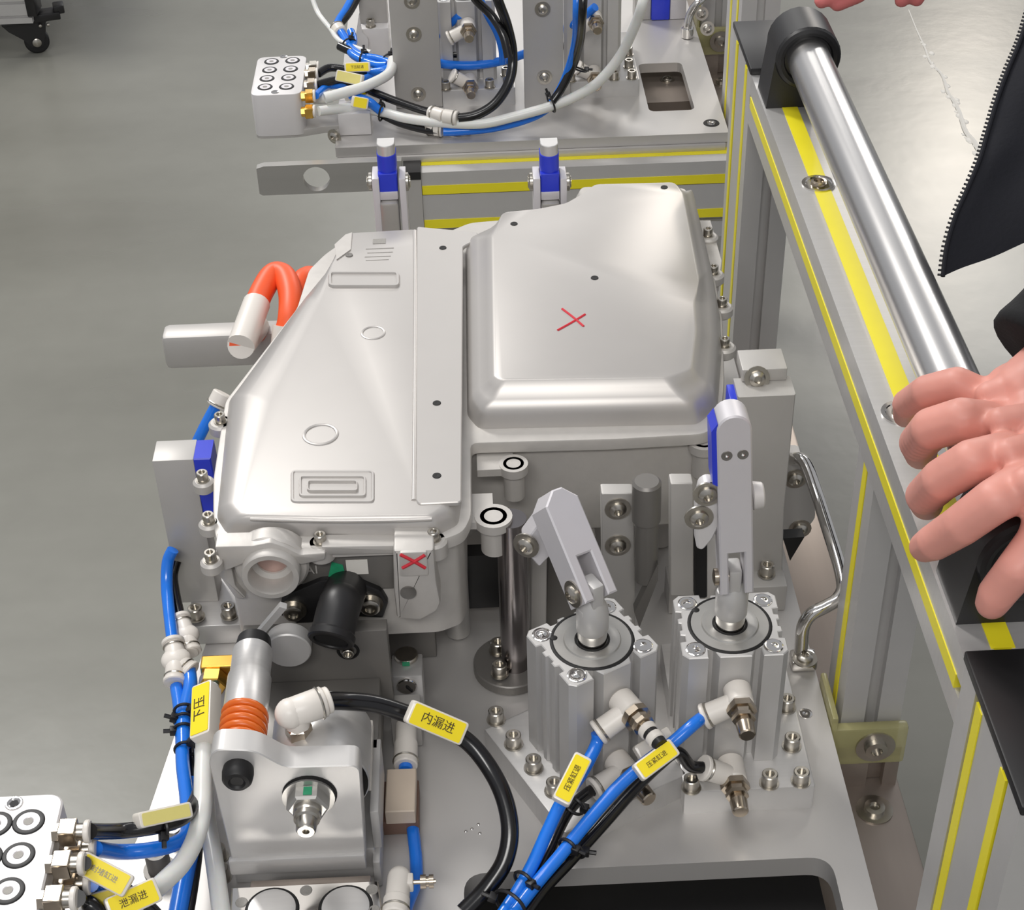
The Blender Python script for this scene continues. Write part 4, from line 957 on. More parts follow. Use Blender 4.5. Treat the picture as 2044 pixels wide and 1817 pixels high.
# right hand guide strip, its white painting the edge highlight, and cheek
sx = Z(738, 1500, 0.085).x
MB().box((sx - 0.002, Z(736, 1560, 0.085).y, 0.074), (sx + 0.0015, Z(742, 1437, 0.085).y, 0.0850), ch=0.0008).build('highlight_strip', 'white', pa)
MB().box((-0.0945, yP + 0.019, 0.0332), (-0.088, 0.86, 0.074), ch=0.001).build('cheek', 'alu', pa)
MB().box((Z(742, 1740, 0.03).x, yP + 0.01, 0.0002), (Z(760, 1740, 0.02).x, yP + 0.09, 0.028), ch=0.001).build('cheek_foot', 'alu', pa)
for px, py in ((437, 1712), (443, 1752)):
    put(BOLT, 'bolt', pa, Z(px, py, 0.012))
# elbow fitting on the air cylinder
eb = Z(597, 1462, cz + cr - 0.002)
top = Z(598, 1420, cz + cr + 0.016)
top = V((eb.x, eb.y, cz + cr + 0.018))
f = MB().lathe([(0.0098, 0), (0.0098, 0.009), (0.0085, 0.010), (0.0, 0.010)], (eb.x, eb.y, cz + cr - 0.004), (0, 0, 1), 6).build('hex_stem', 'nickel', pa, smooth=15)
hz = cz + cr + 0.0175
h1 = Z(648, 1400, hz); h1.z = hz; hb = V((eb.x - 0.004, eb.y, hz)); dr_ = (h1 - hb).normalized()
MB().cyl((eb.x, eb.y, cz + cr + 0.004), (eb.x, eb.y, hz), 0.0085, n=24).ball(hb, 0.0112, 20).cyl(hb, h1, 0.0108, 0.0112, 24, 0.001).build('elbow', 'white', f, smooth=50)
MB().torus(h1 - dr_ * 0.004, dr_, 0.0113, 0.0010, 24, 6).build('ring', 'zinc', f); MB().cyl(h1, h1 + dr_ * 0.004, 0.0098, n=24, ch=0.0008).build('collar', 'white', f)
hose('black hose curving from the plug actuator elbow down to the big cutout', [h1, (690, 1400, .150), (745, 1405, .142), (800, 1421, .132), (868, 1447, .118), (930, 1478, .105), (975, 1530, .092), (1006, 1592, .080), (1018, 1660, .066), (1006, 1722, .052), (970, 1775, .040), (925, 1822, .032)], 0.0066, 'bhose', g)
hose_label('yellow label with three characters on the black hose of the plug actuator', (815, 1419), (926, 1466), (.146, .124), '内漏进', w_=0.0172, th=0.009)

# hinge-like chrome bracket at the bottom edge
t = thing('port_bracket', 'bright chrome bracket with two round caps, at the bottom edge', 'bracket', Z(610, 1800, 0.04))
zq = 0.046
q = [Z(462, 1771, zq), Z(755, 1757, zq), Z(778, 1925, zq), Z(452, 1940, zq)]
MB().prism([tuple(p.to_2d()) for p in q], 0.040, zq, ch=0.0012, chs=1).build('plate', 'chrome', t)
MB().box((q[0].x + 0.012, q[0].y + 0.002, 0.0005), (q[1].x - 0.006, q[0].y + 0.010, 0.0395), ch=0.001).build('web', 'steel', t)
for px, py in ((543, 1817), (690, 1812)):
    c = Z(px, py, zq); o_ = MB().lathe([(0.0172, 0), (0.0168, 0.0016), (0.0145, 0.0020), (0.0, 0.0020)], c, (0, 0, 1), 36).build('cap', 'mill', t)
    MB().torus(c, (0, 0, 1), 0.0178, 0.0016, 36, 6, 0.5).build('cap_seal', 'hole', o_)
for px, py in ((611, 1778), (743, 1776), (482, 1802), (747, 1818)):
    MB().lathe([(0.0045, 0), (0.004, 0.0008), (0.002, 0.0006), (0, 0.0006)], Z(px, py, zq), (0, 0, 1), 16, cap=False).build('screw', 'etch', t)

# support wall under the control unit
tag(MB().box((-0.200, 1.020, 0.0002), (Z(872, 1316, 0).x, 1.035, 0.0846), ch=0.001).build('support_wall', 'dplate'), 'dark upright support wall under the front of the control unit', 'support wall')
# limit switch block with a slotted screw, fitting, beige block
yS = 0.955
t = thing('stop_block', 'small square stop block with a slotted screw, beside the back of the plug actuator', 'stop block', (Y(812, 1380, yS).x, yS + 0.012, 0))
a, b = Y(781, 1352, yS), Y(843, 1352, yS)
MB().box((a.x, yS, 0.0002), (b.x, yS + 0.026, a.z), ch=0.0012).build('block', 'mill', t)
s_ = Y(812, 1368, yS)
MB().lathe([(0.0085, 0), (0.0085, 0.002), (0.0075, 0.0028), (0.004, 0.003), (0, 0.0025)], s_, (0, -1, 0), 24, cap=False).build('set_screw', 'chrome', t)
MB().box((s_.x - 0.0002, yS - 0.0040, s_.z - 0.006), (s_.x + 0.0012, yS - 0.0025, s_.z + 0.001), Matrix.Translation(s_) @ Matrix.Rotation(math.radians(-40), 4, 'Y') @ Matrix.Translation(-s_)).build('slot', 'hole', t)
cb = V((s_.x, yS + 0.022, a.z)); MB().cyl(cb, cb + V((0, 0, 0.004)), 0.010, n=24, ch=0.001).build('top_button', 'zinc', t)
MB().box((cb.x - 0.003, cb.y - 0.0105, a.z + 0.0005), (cb.x + 0.003, cb.y - 0.0095, a.z + 0.0045)).build('paint_mark', 'green', t)
bz = 0.030
qd = [Z(772, 1535, bz), Z(831, 1533, bz), Z(828, 1619, bz), Z(768, 1621, bz)]
t = thing('sensor_block', 'beige rectangular sensor block with a grey fitting, right of the plug actuator', 'sensor', (qd[0].x + 0.012, qd[3].y, 0))
MB().prism(rpoly([tuple(p.to_2d()) for p in qd], 0.001, 2), 0.016, bz, ch=0.0008, chs=1).build('body', 'beige', t)
MB().box((qd[3].x - 0.006, qd[3].y + 0.002, 0.0002), (qd[2].x + 0.002, qd[0].y, 0.0158), ch=0.001).build('base', 'copper', t)
f0, f1 = Z(809, 1524, 0.030), Z(810, 1440, 0.030); f0.z = f1.z = 0.026
MB().cyl(f1, f1 + (f0 - f1) * 0.5, 0.0085, n=24, ch=0.001).cyl(f1 + (f0 - f1) * 0.45, f0, 0.0095, n=24, ch=0.001).build('fitting', 'white', t)
MB().torus(f0 + V((0, 0.006, 0)), (0, 1, 0), 0.0096, 0.0009, 24, 6).build('ring', 'zinc', t)
MB().cyl(f0 + V((0, 0.001, 0)), f0 + V((0, -0.004, 0)), 0.0055, n=16).build('hose_stub', 'blhose', t)
MB().box((f1.x - 0.012, f1.y, 0.0002), (f1.x + 0.012, f1.y + 0.02, 0.040), ch=0.001).build('fitting_block', 'gplate', t)
hose('short blue hose lying on the plate beside the sensor block', [(824, 1655, .0052), (828, 1690, .0052), (831, 1725, .0055), (830, 1760, .008), (815, 1800, .012), (800, 1840, .016)], 0.0050, 'blhose', g)
t = thing('throttle_valve', 'grey throttle valve with a nickel needle screw, at the bottom edge', 'valve', Z(795, 1790, 0.03))
v0, v1 = Z(797, 1752, 0.045), Z(788, 1830, 0.045)
MB().cyl(v0, v1, 0.0085, n=24).cyl(v0 + (v1 - v0) * 0.55, v1, 0.0095, n=24, ch=0.001).ball(v0, 0.0085, 16).build('body', 'white', t)
MB().torus(v0 + (v1 - v0) * 0.82, v1 - v0, 0.0096, 0.0009, 24, 6).build('ring', 'zinc', t)
xa = Z(814, 1762, 0.045)
MB().box(xa + V((-0.004, -0.005, -0.005)), xa + V((0.004, 0.005, 0.005)), ch=0.001).build('branch', 'white', t)
MB().cyl(xa, xa + V((0.020, 0, 0)), 0.0016, n=10).lathe([(0.0052, 0), (0.0052, 0.004), (0.0038, 0.0042), (0.0038, 0.006), (0.005, 0.0062), (0.005, 0.0095)], xa + V((0.009, 0, 0)), (1, 0, 0), 12).build('needle_screw', 'nickel', t)
MB().box((v0.x - 0.006, v0.y - 0.008, 0.0002), (v0.x + 0.006, v0.y + 0.008, 0.038), ch=0.001).build('stem', 'gplate', t)

# ------------------------------------------------------------------ near multi coupling block
mz = 0.150; xr_ = Z(126, 1600, mz).x; yb_ = Z(60, 1586, mz).y
t = thing('coupling_block', 'near white coupling block with black ringed ports, cut by the left frame edge', 'coupling', (xr_ - 0.05, yb_ - 0.08, 0.0), 'pneumatic coupling blocks')
ol = rpoly([(xr_ - 0.118, yb_ - 0.19), (xr_, yb_ - 0.19), (xr_, yb_), (xr_ - 0.118, yb_)], 0.012, 6)
MB().prism(ol, 0.098, mz, ch=0.0012, chs=1).build('block', 'wpaint', t, smooth=30)
MB().box((xr_ - 0.11, yb_ - 0.17, 0.0002), (xr_ - 0.05, yb_ - 0.02, 0.098), ch=0.001).build('stand', 'gplate', t)
def port(parent, c, r):
    o = MB().torus(c, (0, 0, 1), r, r * 0.24, 36, 8, 0.5).build('port', 'rubber', parent)
    MB().lathe([(r * 0.86, 0), (r * 0.86, 0.0004), (r * 0.42, 0.0004), (r * 0.34, -0.0002), (0, -0.0002)], c + V((0, 0, 0.0004)), (0, 0, 1), 28, cap=False).build('port_disc', 'wdisc', o)
    MB().cyl(c + V((0, 0, 0.0003)), c + V((0, 0, 0.0006)), r * 0.34, n=18).build('port_hole', 'etch', o)
for k, (px, py) in enumerate(((57, 1641), (37, 1708), (16, 1779), (-8, 1646), (-28, 1712), (-50, 1785), (-4, 1850), (-76, 1858))):
    port(t, Z(px, py, mz), 0.0088)
MB().lathe([(0.0062, 0), (0.006, 0.0006), (0.0045, 0.0008), (0.0035, 0.0004), (0.0032, 0.0002), (0, 0.0002)], Z(28, 1604, mz), (0, 0, 1), 20, cap=False).build('screw', 'chrome', t)
MB().lathe([(0.0032, 0), (0.0, 0)], Z(28, 1604, mz + 0.0003), (0, 0, 1), 6, cap=False).build('screw_socket', 'hole', t)
ends = []
for px, py, zz, mm in ((140, 1662, .128, 'nickel'), (152, 1697, .112, 'nickel'), (128, 1726, .128, 'nickel'), (140, 1765, .112, 'nickel'), (112, 1796, .128, 'nickel')):
    p = X(px, py, xr_ + 0.010); p0 = V((xr_ - 0.001, p.y, p.z))
    f = MB().cyl(p0, p0 + V((0.005, 0, 0)), 0.0065, n=6).box((p0.x + 0.004, p.y - 0.0068, p.z - 0.0068), (p0.x + 0.016, p.y + 0.0068, p.z + 0.0068), ch=0.001).build('fitting', mm, t, smooth=20)
    MB().cyl(p0 + V((0.016, 0, 0)), p0 + V((0.021, 0, 0)), 0.0058, n=20).build('neck', 'zinc', f)
    MB().cyl(p0 + V((0.0205, 0, 0)), p0 + V((0.0245, 0, 0)), 0.0078, n=20, ch=0.0008).build('collar', 'white', f)
    ends.append(p0 + V((0.024, 0, 0)))
g2 = 'hoses at the near coupling block'
hose('black hose from the rearmost fitting of the near coupling block', [ends[0], (235, 1660, .124), (300, 1652, .118), (350, 1640, .110), (378, 1620, .100), (396, 1585, .082), (404, 1540, .06)], 0.0055, 'bhose', g2)
hose('blue hose from the second fitting of the near coupling block', [ends[1], (240, 1701, .106), (300, 1697, .100), (350, 1684, .092), (374, 1660, .080), (373, 1600, .066), (365, 1530, .056), (363, 1470, .050), (358, 1410, .047), (352, 1372, .045)], 0.0054, 'blhose', g2)
hose('black hose under the tilted yellow label of the near coupling block', [ends[2], (185, 1735, .124), (225, 1760, .118), (262, 1785, .110), (300, 1815, .100), (330, 1850, .09)], 0.0048, 'bhose', g2)
hose('blue hose curving down from the fourth fitting of the near coupling block', [ends[3], (190, 1768, .106), (220, 1782, .100), (246, 1802, .094), (270, 1840, .085)], 0.0062, 'blhose', g2)
hose('black hose from the foremost fitting of the near coupling block', [ends[4], (160, 1800, .122), (185, 1810, .116), (210, 1840, .108)], 0.0058, 'bhose', g2)
hose('milky hose sweeping from the vertical label down to the bottom labels', [(420, 1372, .100), (410, 1470, .098), (406, 1540, .095), (404, 1610, .092), (392, 1668, .092), (366, 1720, .095), (330, 1758, .100), (296, 1788, .104), (250, 1830, .1)], 0.0068, 'whose', g2)
hose('milky hose running straight down beside the front plate of the plug actuator', [(404, 1480, .050), (408, 1560, .047), (414, 1640, .045), (428, 1720, .044), (444, 1840, .044)], 0.0068, 'whose', g2)
hose('thick blue hose dropping to the bottom edge behind the milky hose', [(378, 1560, .048), (383, 1620, .045), (382, 1680, .042), (370, 1740, .040), (352, 1840, .038)], 0.0070, 'blhose', g2)
hose('black hose running down between the blue and milky hoses', [(382, 1345, .046), (380, 1400, .044), (382, 1480, .042), (387, 1560, .040), (394, 1640, .036), (393, 1700, .034), (384, 1770, .034), (372, 1840, .034)], 0.0044, 'bhose', g2)
hose_label('faded yellow label on the black hose right of the near coupling block', (272, 1640), (378, 1617), (.128, .116), '', face='plabel', w_=0.011, th=0.012, grp='yellow hose labels')
hose_label('tilted yellow label with faint characters at the near coupling block', (160, 1720), (258, 1772), (.142, .128), '封堵缸进', w_=0.0155, th=0.008, ink='etch')
hose_label('yellow label with dark characters at the bottom, on the milky hose', (214, 1820), (316, 1774), (.118, .118), '泄漏进', w_=0.0165, th=0.008)
hose_label('yellow label cut by the bottom edge, left of the milky hose label', (170, 1822), (250, 1800), (.108, .108), '', w_=0.022, th=0.008)
hose_label('upright yellow label with two small characters on the milky hose', (408, 1478), (412, 1372), (.106, .112), '下压', w_=0.0175, th=0.014, nd=(-0.35, -0.55, 0.75))
# left hose run with white Y connectors
def ycon(label, top, body, o1, o2, z, r=0.0085):
    t = thing('hose_connector', label, 'connector', Z(*body, z) - V((0, 0, 0.008)), 'white hose connectors')
    a, b, c, d = Z(*top, z + 0.004), Z(*body, z), Z(*o1, z - 0.004), Z(*o2, z - 0.004)
    MB().cyl(a, b, r * 0.95, r * 1.0, 22, 0.001).ball(b, r * 1.35, 18, (1.1, 1, 0.8)).cyl(b, c, r * 1.0, n=22, ch=0.001).cyl(b, d, r * 1.0, n=22, ch=0.001).build('body', 'white', t, smooth=45)
    for p, q in ((a, b), (c, b), (d, b)):
        u = (q - p).normalized(); MB().cyl(p - u * 0.003, p + u * 0.001, r * 1.12, n=22, ch=0.0008).build('collar', 'white', t)
        MB().torus(p + u * 0.0035, u, r * 0.98, 0.0009, 22, 6).build('ring', 'zinc', t)
    return t
ycon('front white Y connector joining blue hoses left of the locating block foot', (346, 1285), (352, 1318), (349, 1358), (377, 1338), 0.052)
ycon('rear white Y connector joining black hoses left of the locating block foot', (362, 1236), (372, 1268), (382, 1298), (376, 1300), 0.048, 0.0075)
hose('blue hose coming round the left side of the locating block', [(345, 1098, .095), (335, 1122, .085), (333, 1170, .070), (338, 1225, .060), (345, 1284, .055)], 0.0052, 'blhose', g2)
hose('black hose hidden beside the blue one at the locating block', [(352, 1120, .075), (345, 1150, .066), (350, 1190, .058), (361, 1236, .052)], 0.0045, 'bhose', g2)
hose('short blue hose leaving the right outlet of the front Y connector', [(377, 1338, .048), (380, 1368, .048), (372, 1405, .050), (366, 1440, .052), (366, 1490, .053)], 0.0058, 'blhose', g2)
a = Z(424, 1362, 0.060)
t = thing('brass_fitting', 'golden brass hose fitting above the upright yellow label', 'fitting', a - V((0, 0, 0.01)))
MB().lathe([(0.0105, 0), (0.0118, 0.001), (0.0118, 0.011), (0.0100, 0.012), (0.0, 0.012)], a + V((0, -0.004, -0.002)), (0.05, 1, 0.1), 6).build('hex_nut', 'brass', t, smooth=15)
MB().box(a + V((-0.010, 0.008, -0.010)), a + V((0.020, 0.022, 0.009)), ch=0.0015).build('body', 'brass', t, smooth=15)
MB().box((a.x + 0.0, a.y + 0.010, 0.0002), (a.x + 0.03, a.y + 0.03, a.z - 0.011), ch=0.001).build('post', 'wpaint', t)
hose('short blue hose below the brass fitting', [a + V((0, -0.004, -0.001)), a + V((0.001, -0.018, -0.003)), a + V((0.002, -0.036, -0.010)), a + V((0.000, -0.055, -0.02))], 0.0050, 'blhose', g2)
# large cap screw on the plate arm
t = thing('cap_screw', 'single large cap screw on a washer between the coupling block and the hoses', 'screw', Z(320, 1742, 0.0))
b_ = Z(320, 1738, 0.0)
MB().lathe([(0.0125, 0.0002), (0.0125, 0.002), (0.009, 0.002), (0.009, 0.020), (0.0080, 0.0215), (0.0050, 0.0215), (0.0046, 0.014), (0, 0.014)], b_, (0, 0, 1), 26, cap=False).build('screw', 'dplate', t)
put(BOLT, 'bolt', pl, Z(350, 1672, 0.0005))
dv = Z(364, 1475, .05) - Z(364, 1535, .05)
for px, py, zz, r_, tl, lb in ((368, 1420, .052, .0080, (0.7, -0.3, 0.5), 'cable tie beside the top of the upright yellow label'), (366, 1438, .052, .0075, (-0.9, 0, 0.4), 'cable tie with a round knob left of the upright yellow label'),
                               (366, 1458, .052, .0075, (-1, -0.2, 0.2), 'cable tie with a tail just below the knobbed one'), (370, 1496, .052, .0080, (0.6, 0.2, 0.7), 'cable tie on the blue hoses below the upright yellow label')):
    tie(Z(px, py, zz), dv, r_, lb, tl)
tie(Z(326, 1652, .115), Z(350, 1640, .112) - Z(300, 1652, .118), 0.0066, 'cable tie hanging under the faded yellow label', (0.1, -0.9, -0.4))
# blue hose and stub at the left flank of the unit
hose('pale blue hose dropping from the left flank of the control unit behind the locating block', [(434, 805, .150), (420, 830, .140), (402, 865, .125), (385, 905, .105), (378, 960, .08)], 0.0052, 'blhose', g2)
a, b = Z(446, 785, 0.160), Z(432, 812, 0.150)
t = thing('hose_fitting', 'white push-in fitting on the left flank of the control unit', 'fitting', b - V((0, 0, 0.01)))
MB().cyl(a, b, 0.0095, n=22, ch=0.001).build('body', 'white', t); MB().torus(a + (b - a) * 0.8, b - a, 0.0096, 0.0009, 22, 6).build('ring', 'zinc', t)
# ------------------------------------------------------------------ far fixture
gf = 'hoses of the far fixture'
def mv(p, dz=0): return V((p.x, p.y, dz))
# cylinders on their plates: copies of the near ones
nFR = V((0.2430, 0.8358, 0))
fr = Z(1276, 192, 0) - nFR
dup(mp_r, mp_r.location + V((fr.x, fr.y, 0)), label='mounting plate of the right far clamp cylinder, left of the small far cutout')
cf1 = dup(cyl_r, cyl_r.location + V((fr.x, fr.y, 0)), label='far clamp cylinder right of both tall grey far plates')
fl2 = Z(884, 214, 0) - V((0.1420, 0.8358, 0))
dup(mp_r, mp_r.location + V((fl2.x, fl2.y, 0)), label='mounting plate of the left far clamp cylinder, between the tall grey far plates')
cf2 = dup(cyl_r, cyl_r.location + V((fl2.x, fl2.y, 0)), label='far clamp cylinder seen between the two tall grey far plates')
# tall plates
def tall(label, bl_, br, bolts, foot):
    yb = Z(*br, 0).y; a, b = Y(*bl_, yb), Y(*br, yb)
    t = thing('tall_plate', label, 'plate', ((a.x + b.x) / 2, yb, 0), 'tall grey plates of the far fixture')
    MB().box((a.x, yb, 0.0005), (b.x, yb + 0.014, 0.34), ch=0.0008).build('plate', 'gplate', t)
    MB().box((a.x + 0.01, yb + 0.014, 0.0005), (b.x + foot, yb + 0.055, 0.030), ch=0.001).build('foot', 'gplate', t)
    for p in bolts:
        c = Y(*p, yb); put(BUTTON, 'bolt', t, c, (0, -1, 0))
    return t
tall('left one of two tall grey screwed plates on the far fixture', (791, 214), (884, 214), ((822, 2), (826, 68), (835, 188)), 0.0)
tall('right one of two tall grey screwed plates on the far fixture', (1048, 216), (1125, 214), ((1083, 18), (1087, 154), (1078, -60)), 0.01)
# white block and wavy white cover at the left, pillar above
yw = Z(780, 112, 0.0).y
a, b = Y(722, 100, yw), Y(778, 100, yw)
t = thing('white_block', 'white block with a pillar behind the blue hose bundle of the far fixture', 'block', (a.x + 0.02, yw, 0))
MB().box((a.x, yw, 0.0005), (b.x, yw + 0.06, Y(750, 57, yw).z), ch=0.001).build('block', 'wpaint', t)
zt_ = Y(750, 57, yw).z
MB().box((Y(716, 30, yw).x, yw + 0.020, zt_), (Y(772, 30, yw).x, yw + 0.055, zt_ + 0.12), ch=0.001).build('pillar', 'gplate', t)
put(BOLT, 'bolt', t, V((Y(738, 35, yw).x, yw + 0.008, zt_)))
P = [Z(x, y, 0.0) for x, y in ((706, 98), (712, 60), (718, 28), (724, 66), (735, 82), (733, 98))]
yq = yw - 0.012
P = [Y(x, y, yq) for x, y in ((705, 100), (712, 60), (717, 26), (722, 64), (735, 78), (734, 104))]
MB().prism(rpoly([(p.x, max(p.z, 0.001)) for p in P], 0.004, 3), 0, 0.006, XZ(yq + 0.006)).build('cover_sheet', 'wpaint', t)
# white strips behind the left tall plate
for k, (x0, y0, x1, y1) in enumerate(((874, 80, 901, 102), (878, 140, 902, 186))):
    yy = Z(890, 186, 0).y + 0.002
    p, q = Y(x0, y1, yy), Y(x1, y0, yy)
    tag(MB().box((p.x, yy, p.z if k else p.z), (q.x, yy + 0.05, q.z), ch=0.0008).build('white_spacer', 'wpaint'), ('upper', 'lower')[k] + ' white spacer just right of the left tall far plate', 'spacer', 'white spacers of the far fixture')
# far grey support with blue pad at the top edge, chrome handle
p = Z(1318, 44, 0.0)
t = thing('locating_block', 'far grey locating block with a dark blue pad, at the top edge', 'locating block', (p.x, p.y, 0), 'grey locating blocks')
a, b = Z(1300, 42, 0.0), Z(1337, 42, 0.0)
MB().box((a.x, a.y, 0.0005), (b.x, a.y + 0.03, 0.046), ch=0.002).build('pad', 'bluepad', t)
MB().box((a.x, a.y + 0.006, 0.046), (b.x, a.y + 0.03, 0.12), ch=0.001).build('block', 'dplate', t)
MB().box((Z(1268, 48, 0).x, a.y + 0.004, 0.0005), (a.x - 0.0005, a.y + 0.035, 0.11), ch=0.001).build('cheek', 'gplate', t)
MB().box((b.x + 0.0005, a.y + 0.002, 0.0005), (b.x + 0.025, a.y + 0.035, 0.11), ch=0.001).build('cheek', 'lev', t)
pts = [Z(1372, 70, 0.004), Z(1373, 50, 0.02), Z(1378, 28, 0.035), Z(1390, 8, 0.05), Z(1402, -2, 0.055), Z(1412, -20, 0.06), Z(1405, -60, 0.07)]
t = thing('lift_handle', 'far chrome grab handle at the top edge, beside the far frame post', 'handle', pts[0] - V((0, 0, 0.004)))
MB().tube(pts, 0.0058, 14, 8).build('bar', 'chrome', t, smooth=60)
MB().cyl(pts[0] - V((0, 0, 0.0035)), pts[0] + V((0, 0, 0.012)), 0.009, n=20, ch=0.001).build('foot', 'chrome', t)
for px, py in ((1400, 27), (1412, 57)):
    put(BUTTON, 'bolt', t, Z(px, py, 0.02), (0, -1, 0.4))
# far coupling block
zc = 0.060
q = [Z(x, y, zc) for x, y in ((498, 191), (601, 191), (613, 110), (515, 116))]
x0, x1, y0, y1 = (q[0].x + q[3].x) / 2, (q[1].x + q[2].x) / 2, q[0].y, q[2].y
t = thing('coupling_block', 'far white coupling block with eight ringed ports, left of the far plate', 'coupling', ((x0 + x1) / 2, (y0 + y1) / 2, -0.004), 'pneumatic coupling blocks')
MB().prism(rect(x0, y0, x1, y1, 0.013, 6), 0.0, zc, ch=0.0015).build('block', 'wpaint', t, smooth=30)
MB().prism(rpoly([(x0, y0 + 0.001), (x1 - 0.01, y0 + 0.001), (x1 + 0.025, y0 + 0.012), (xl + 0.04, y0 + 0.012), (xl + 0.04, y0 + 0.05), (x0, y0 + 0.05)], 0.012, 4), -0.004, 0.0058, ch=0.001).build('arm', 'gplate', t)
for px, py in ((542, 123), (584, 121), (538, 140), (580, 138), (533, 157), (576, 155), (529, 174), (572, 173)):
    port(t, Z(px, py, zc), 0.0083)
for px, py in ((566, 113), (549, 184)):
    MB().lathe([(0.0055, 0), (0.0053, 0.0006), (0.003, 0.0008), (0.0028, 0.0003), (0, 0.0003)], Z(px, py, zc), (0, 0, 1), 18, cap=False).build('screw', 'chrome', t)
fe = []
for px, py, mm in ((618, 148, 'nickel'), (616, 170, 'nickel'), (612, 192, 'brass'), (612, 223, 'brass'), (620, 135, 'zinc')):
    p = X(px, py, x1 + 0.006); p0 = V((x1 - 0.001, p.y, p.z))
    f = MB().cyl(p0, p0 + V((0.006, 0, 0)), 0.0065, n=6).box((p0.x + 0.005, p.y - 0.0072, p.z - 0.0072), (p0.x + 0.016, p.y + 0.0072, p.z + 0.0072), ch=0.001).build('fitting', mm, t, smooth=20)
    MB().cyl(p0 + V((0.0155, 0, 0)), p0 + V((0.019, 0, 0)), 0.0085, n=18, ch=0.0008).build('collar', 'white', f)
    fe.append(p0 + V((0.019, 0, 0)))
a = Z(705, 258, 0.0); 
t2 = thing('clamp_pillar', 'white grey foot block carrying the far coupling block at the far plate corner', 'block', (a.x, a.y, 0))
MB().box((Z(678, 270, 0).x, Z(678, 272, 0).y, 0.0005), (Z(742, 270, 0).x, Z(678, 272, 0).y + 0.045, 0.032), ch=0.001).build('body', 'wpaint', t2)
put(BUTTON, 'bolt', t2, Z(668, 272, 0.004), (-0.6, -1, 0))
# hoses
hose('milky hose hanging in a long arc across the far fixture', [(1296, -40, .22), (1283, 5, .20), (1270, 45, .17), (1240, 108, .12), (1195, 163, .08), (1150, 192, .058), (1100, 212, .044), (1030, 232, .032), (960, 247, .024), (880, 245, .022), (810, 236, .024), (765, 224, .026), (700, 216, .034), fe[3] + V((0.004, 0, 0))], 0.0066, 'whose', gf)
hose('blue hose running just under the milky arc of the far fixture', [(1153, -40, .22), (1152, 20, .19), (1150, 80, .14), (1135, 140, .09), (1112, 190, .052), (1085, 222, .032), (1040, 242, .020), (980, 256, .012), (920, 262, .010), (885, 263, .010)], 0.0058, 'blhose', gf)
hose('black hose along the blue one, right of the right tall far plate', [(1166, -40, .23), (1163, 20, .20), (1159, 75, .15), (1145, 128, .10), (1122, 175, .068), (1102, 203, .052)], 0.0055, 'bhose', gf)
hose('outer black hose looping down to the white straight connector, far fixture', [(982, -40, .20), (994, 0, .18), (1012, 50, .14), (1023, 105, .10), (1018, 158, .070), (990, 205, .046), (950, 230, .034), (916, 236, .030)], 0.0066, 'bhose', gf)
hose('inner black hose crossing the far cylinder and joining the outer loop', [(925, -35, .20), (952, 2, .17), (982, 32, .15), (1004, 70, .13), (1015, 115, .104)], 0.0058, 'bhose', gf)
hose('blue hose inside the black loop of the far fixture', [(950, -20, .16), (972, 28, .13), (992, 65, .105), (1002, 100, .080), (1003, 126, .060)], 0.0050, 'blhose', gf)
hose('dark blue hose running level behind both tall far plates', [(872, 126, .055), (905, 130, .050), (950, 130, .048), (1000, 122, .050), (1046, 108, .054), (1080, 96, .058)], 0.0062, 'blhose', gf)
hose('slanting blue hose between the tall far plates, upper left', [(872, 72, .09), (895, 52, .10), (918, 30, .12)], 0.0052, 'blhose', gf)
hose('slanting blue hose right of the right tall far plate', [(1120, 60, .08), (1150, 45, .10), (1188, 14, .13)], 0.0058, 'blhose', gf)
hose('black hose stub at the lower valve of the left far cylinder', [(872, 106, .060), (895, 108, .060), (912, 108, .060)], 0.0052, 'bhose', gf)
hose('black hose stub at the lower valve of the right far cylinder', [(1118, 92, .060), (1150, 91, .060), (1180, 91, .060)], 0.0052, 'bhose', gf)
hose('black hose from the second fitting of the far coupling block to the straight connector', [fe[1], (675, 160, .052), (710, 168, .050), (745, 184, .046), (790, 202, .040), (830, 216, .034), (856, 224, .030)], 0.0056, 'bhose', gf)
hose('black hose under the milky hose of the far fixture', [(738, 215, .030), (765, 230, .020), (800, 246, .014), (845, 258, .010), (880, 262, .010)], 0.0056, 'bhose', gf)
hose('black hose from the rearmost fitting to the end of the blue bundle', [fe[0], (660, 135, .056), (700, 140, .054), (745, 143, .052), (768, 138, .054), (778, 128, .058)], 0.0056, 'bhose', gf)
hose('dark blue hose from the third fitting of the far coupling block', [fe[2], (655, 172, .044), (690, 170, .046), (720, 160, .048), (750, 148, .048)], 0.0050, 'blhose', gf)
hose('milky hose crossing over the labels at the far coupling block', [(648, 196, .055), (690, 184, .058), (730, 172, .060), (775, 148, .062), (784, 120, .064)], 0.0072, 'whose', gf)
hose('thick milky hose at the lower brass fitting of the far coupling block', [(628, 196, .040), (644, 196, .042), (662, 192, .044)], 0.0078, 'whose', gf)
hose('upper blue hose of the bundle left of the far white block', [(712, -20, .09), (690, 20, .08), (674, 48, .072), (686, 72, .066), (700, 95, .062), (722, 112, .060), (755, 118, .060), (778, 128, .058), (768, 140, .056), (735, 145, .052)], 0.0058, 'blhose', gf)
hose('lower blue hose of the bundle left of the far white block', [(700, 62, .070), (706, 82, .064), (700, 104, .060), (722, 120, .058), (752, 130, .058), (772, 130, .060)], 0.0056, 'blhose', gf)
hose('black hose going up beside the blue one at the top left of the far fixture', [(722, -20, .09), (705, 14, .08), (692, 34, .075), (680, 48, .070)], 0.0048, 'bhose', gf)
